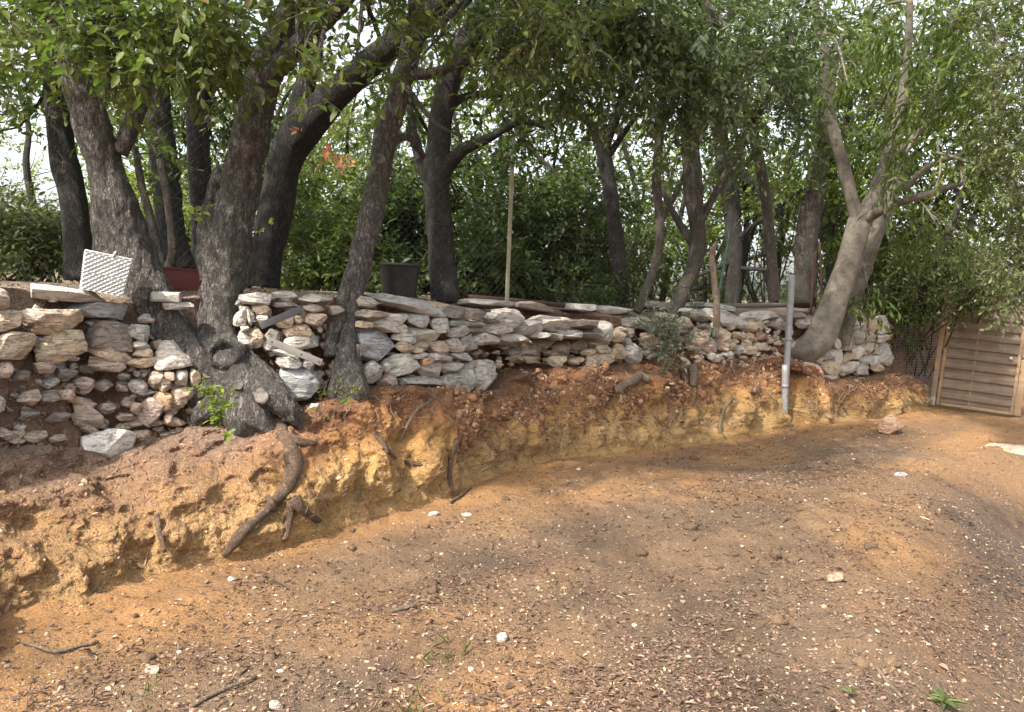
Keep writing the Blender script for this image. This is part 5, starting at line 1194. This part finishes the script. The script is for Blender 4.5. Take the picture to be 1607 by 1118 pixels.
# ---------------------------------------------------------------- litter and gravel on the ground
def scatter():
    def sample(n, far=13.2, power=1.6):
        Y = 2.3 + (far - 2.3) * rng.uniform(0, 1, n) ** power; X = rng.uniform(-.72, .74, n) * Y
        d = bank_dist(X, Y); k = d > .02; return X[k], Y[k], d[k]
    mb = MB()
    X, Y, d = sample(270000)
    u = (X - Y) * .707; v = (X + Y) * .707
    den = .24 + 1.8 * np.clip(fbm(np.stack([u * 1.6, v * .5, 0 * u], -1), 4, 70) + .02, 0, 1) + .9 * np.clip(fbm(np.stack([X * 2.5, Y * 2.5, 0 * X], -1), 3, 71), 0, 1)
    den = den * np.where(d < .45, .35, 1) + .5 * np.exp(-(((u + 1.9) / .25) ** 2)) * (Y < 6)
    k = rng.uniform(0, 1.15, len(X)) < den; X, Y = X[k], Y[k]; n = len(X)
    P = np.stack([X, Y, ground_z(X, Y) + .004], -1); a = rng.uniform(0, 6.28, n)
    D = np.stack([np.cos(a), np.sin(a), rng.normal(.05, .22, n)], 1); Nn = np.array([0, 0, 1.0]) + rng.normal(0, .45, (n, 3))
    ln = rng.gamma(2.4, .0042, n) + .005; wr = rng.choice([.18, .35, .6], n)
    for wv in (.18, .35, .6):
        s = wr == wv; leaves(mb, P[s], D[s], Nn[s], ln[s] * (1.5 if wv < .2 else 1), wv, fold=.5, curl=rng.uniform(-.1, .4))
    tag(mb.build('leaf_litter', M['litter']), 'brown leaf litter and wood chips strewn over the dirt', 'leaf litter', kind='stuff')
    # pebbles
    X, Y, d = sample(30000); k = rng.uniform(0, 1, len(X)) < .35 + .7 * np.clip(fbm(np.stack([X * 1.3, Y * 1.3, 0 * X], -1), 3, 80) + .1, 0, 1); X, Y = X[k], Y[k]; n = len(X)
    V0, F0 = ico(1); s = np.minimum(rng.gamma(1.5, .002, n) + .0016, .012)
    sc = s[:, None] * rng.uniform(.6, 1.5, (n, 3)) * [1, 1, .65]
    V = V0[None] * sc[:, None] * (1 + rng.normal(0, .16, (n, len(V0), 1))) + np.stack([X, Y, ground_z(X, Y) + s * .25], -1)[:, None]
    mb = MB(); mb.add(V.reshape(-1, 3), (np.arange(n)[:, None, None] * len(V0) + F0[None]).reshape(-1, 3))
    tag(mb.build('gravel', M['pebble'], smooth=False), 'pale gravel grains and small pebbles on the dirt', 'gravel', kind='stuff')
    X, Y, d = sample(5200, 11.0); k = rng.uniform(0, 1, len(X)) < .08 + 1.1 * np.exp(-(((X - 1.6) / 1.5) ** 2 + ((Y - 5.2) / 1.2) ** 2)) + .3 * np.clip(fbm(np.stack([X, Y, 0 * X], -1), 3, 90), 0, 1); X, Y = X[k], Y[k]; n = len(X)
    V1, F1 = ico(2); s = np.minimum(rng.gamma(1.1, .006, n) + .004, .045); off = rng.uniform(0, 50, (n, 1, 3))
    V = V1[None] * (1 + .75 * fbm(V1[None] * 1.9 + off, 2, 3))[..., None] * (s[:, None] * rng.uniform(.7, 1.3, (n, 3)) * [1, 1, .7])[:, None] + np.stack([X, Y, ground_z(X, Y) + s * .2], -1)[:, None]
    mb = MB(); mb.add(V.reshape(-1, 3), (np.arange(n)[:, None, None] * len(V1) + F1[None]).reshape(-1, 3))
    tag(mb.build('dirt_clods', M['dirt']), 'crumbled brown clods of dug earth on the yard', 'clods', kind='stuff')
    # debris lying on the bank and its ledges, straight on the built surface
    nr, nc, _ = BANK.shape; mb = MB(); mp = MB()
    r_i = rng.integers(2, nr - 1, 42000); c_i = rng.integers(130, nc - 30, 42000)
    dens = np.where(r_i > 120, .8, .16 + .45 * np.clip((r_i - 70) / 40, 0, 1)); dens = dens * np.where((r_i > 60) & (SX[c_i] > 790), 1.6, 1)
    k = rng.uniform(0, 1, len(r_i)) < dens; r_i, c_i = r_i[k], c_i[k]; P = BANK[r_i, c_i] + rng.normal(0, .006, (len(r_i), 3)) + outn[c_i] * .006; n = len(P)
    a = rng.uniform(0, 6.28, n); D = tang[c_i] * np.cos(a)[:, None] + np.array([0, 0, 1.0]) * np.sin(a)[:, None] * np.where(r_i > 190, .2, 1)[:, None] + rng.normal(0, .2, (n, 3))
    leaves(mb, P, D, outn[c_i] + rng.normal(0, .5, (n, 3)) + np.array([0, 0, .5]), rng.gamma(2.6, .005, n) + .005, .35, fold=.5)
    tag(mb.build('bank_litter', M['red_litter']), 'reddish leaf and root crumbs caught on the earth bank and terrace', 'leaf litter', kind='stuff')
    r_i = rng.integers(4, 127, 2600); c_i = rng.integers(130, nc - 60, 2600); k = rng.uniform(0, 1, len(r_i)) < np.where(SX[c_i] < 480, .45, 1); r_i, c_i = r_i[k], c_i[k]; P = BANK[r_i, c_i] - outn[c_i] * .004; n = len(P); s = np.minimum(rng.gamma(1.3, .004, n) + .002, .022)
    V = V0[None] * (s[:, None] * rng.uniform(.6, 1.4, (n, 3)))[:, None] * (1 + rng.normal(0, .15, (n, len(V0), 1))) + P[:, None]
    mp.add(V.reshape(-1, 3), (np.arange(n)[:, None, None] * len(V0) + F0[None]).reshape(-1, 3))
    nr_, nc_ = 24000, nc; r_i = np.clip(rng.normal(95, 24, nr_), 4, 150).astype(int); c_i = rng.integers(560, nc - 50, nr_); den = np.clip(1.6 * fbm(BANK[r_i, c_i] * 2.6, 3, 77) + .25, 0, 1); k = rng.uniform(0, 1, nr_) < den; r_i, c_i = r_i[k], c_i[k]
    P = BANK[r_i, c_i]; n = len(P); s = np.minimum(rng.gamma(1.2, .0055, n) + .003, .05)
    V = V1[None] * (1 + .5 * fbm(V1[None] * 1.7 + rng.uniform(0, 50, (n, 1, 3)), 2, 3))[..., None] * (s[:, None] * rng.uniform(.6, 1.4, (n, 3)))[:, None] + P[:, None]
    mc = MB(); mc.add(V.reshape(-1, 3), (np.arange(n)[:, None, None] * len(V1) + F1[None]).reshape(-1, 3))
    tag(mc.build('bank_clods', M['red_clod']), 'reddish crumbled clods clinging to the upper bank under the walls', 'clods', kind='stuff')
    tag(mp.build('bank_gravel', M['red_clod'], smooth=False), 'small stones and clods studding the cut earth face', 'gravel', kind='stuff')
scatter()
# a few larger ground stones one can tell apart
for (x0, y0, x1, y1, tn, lb) in [(226,1046,250,1062,'t','tan stone on the dirt near the pale root strand'), (724,795+3,742,808,'w','small flat pale stone near the foot of the bank') , (672,796,690,806,'w','flat white stone chip on ochre ground below the wall'), (778,984,798,1002,'g','whitish crumpled stone in the middle of the dirt yard'), (1296,898,1330,916,'r','brown earth clod in the middle right of the yard'), (1402,752,1422,762,'b','grey stone half sunk in the shaded yard'), (420,1098,445,1116,'p','pinkish stone at the bottom edge beside the lath'), (355,992-88,372,912,'w','small white stone near the foot of the thick root')]:
    c = atz((x0 + x1) / 2, y1 - 2, 0); Yc = c[1]; hw = (x1 - x0) / 2 * Yc / FPX; hz = max((y1 - y0) / 2 * Yc / FPX * .9, .012); sid[0] += 1
    V, F = stone_shape(hw, hw * .8, hz, sid[0], 4); c[2] = ground_z(c[0], c[1]) + hz * .45
    mb = MB(); mb.add(V + c, F); o = mb.build('ground_stone', M['stone'], origin=c); o.color = (*[float(v) for v in TONE[tn]], 1); tag(o, lb, 'stone', 'loose stones on the yard')
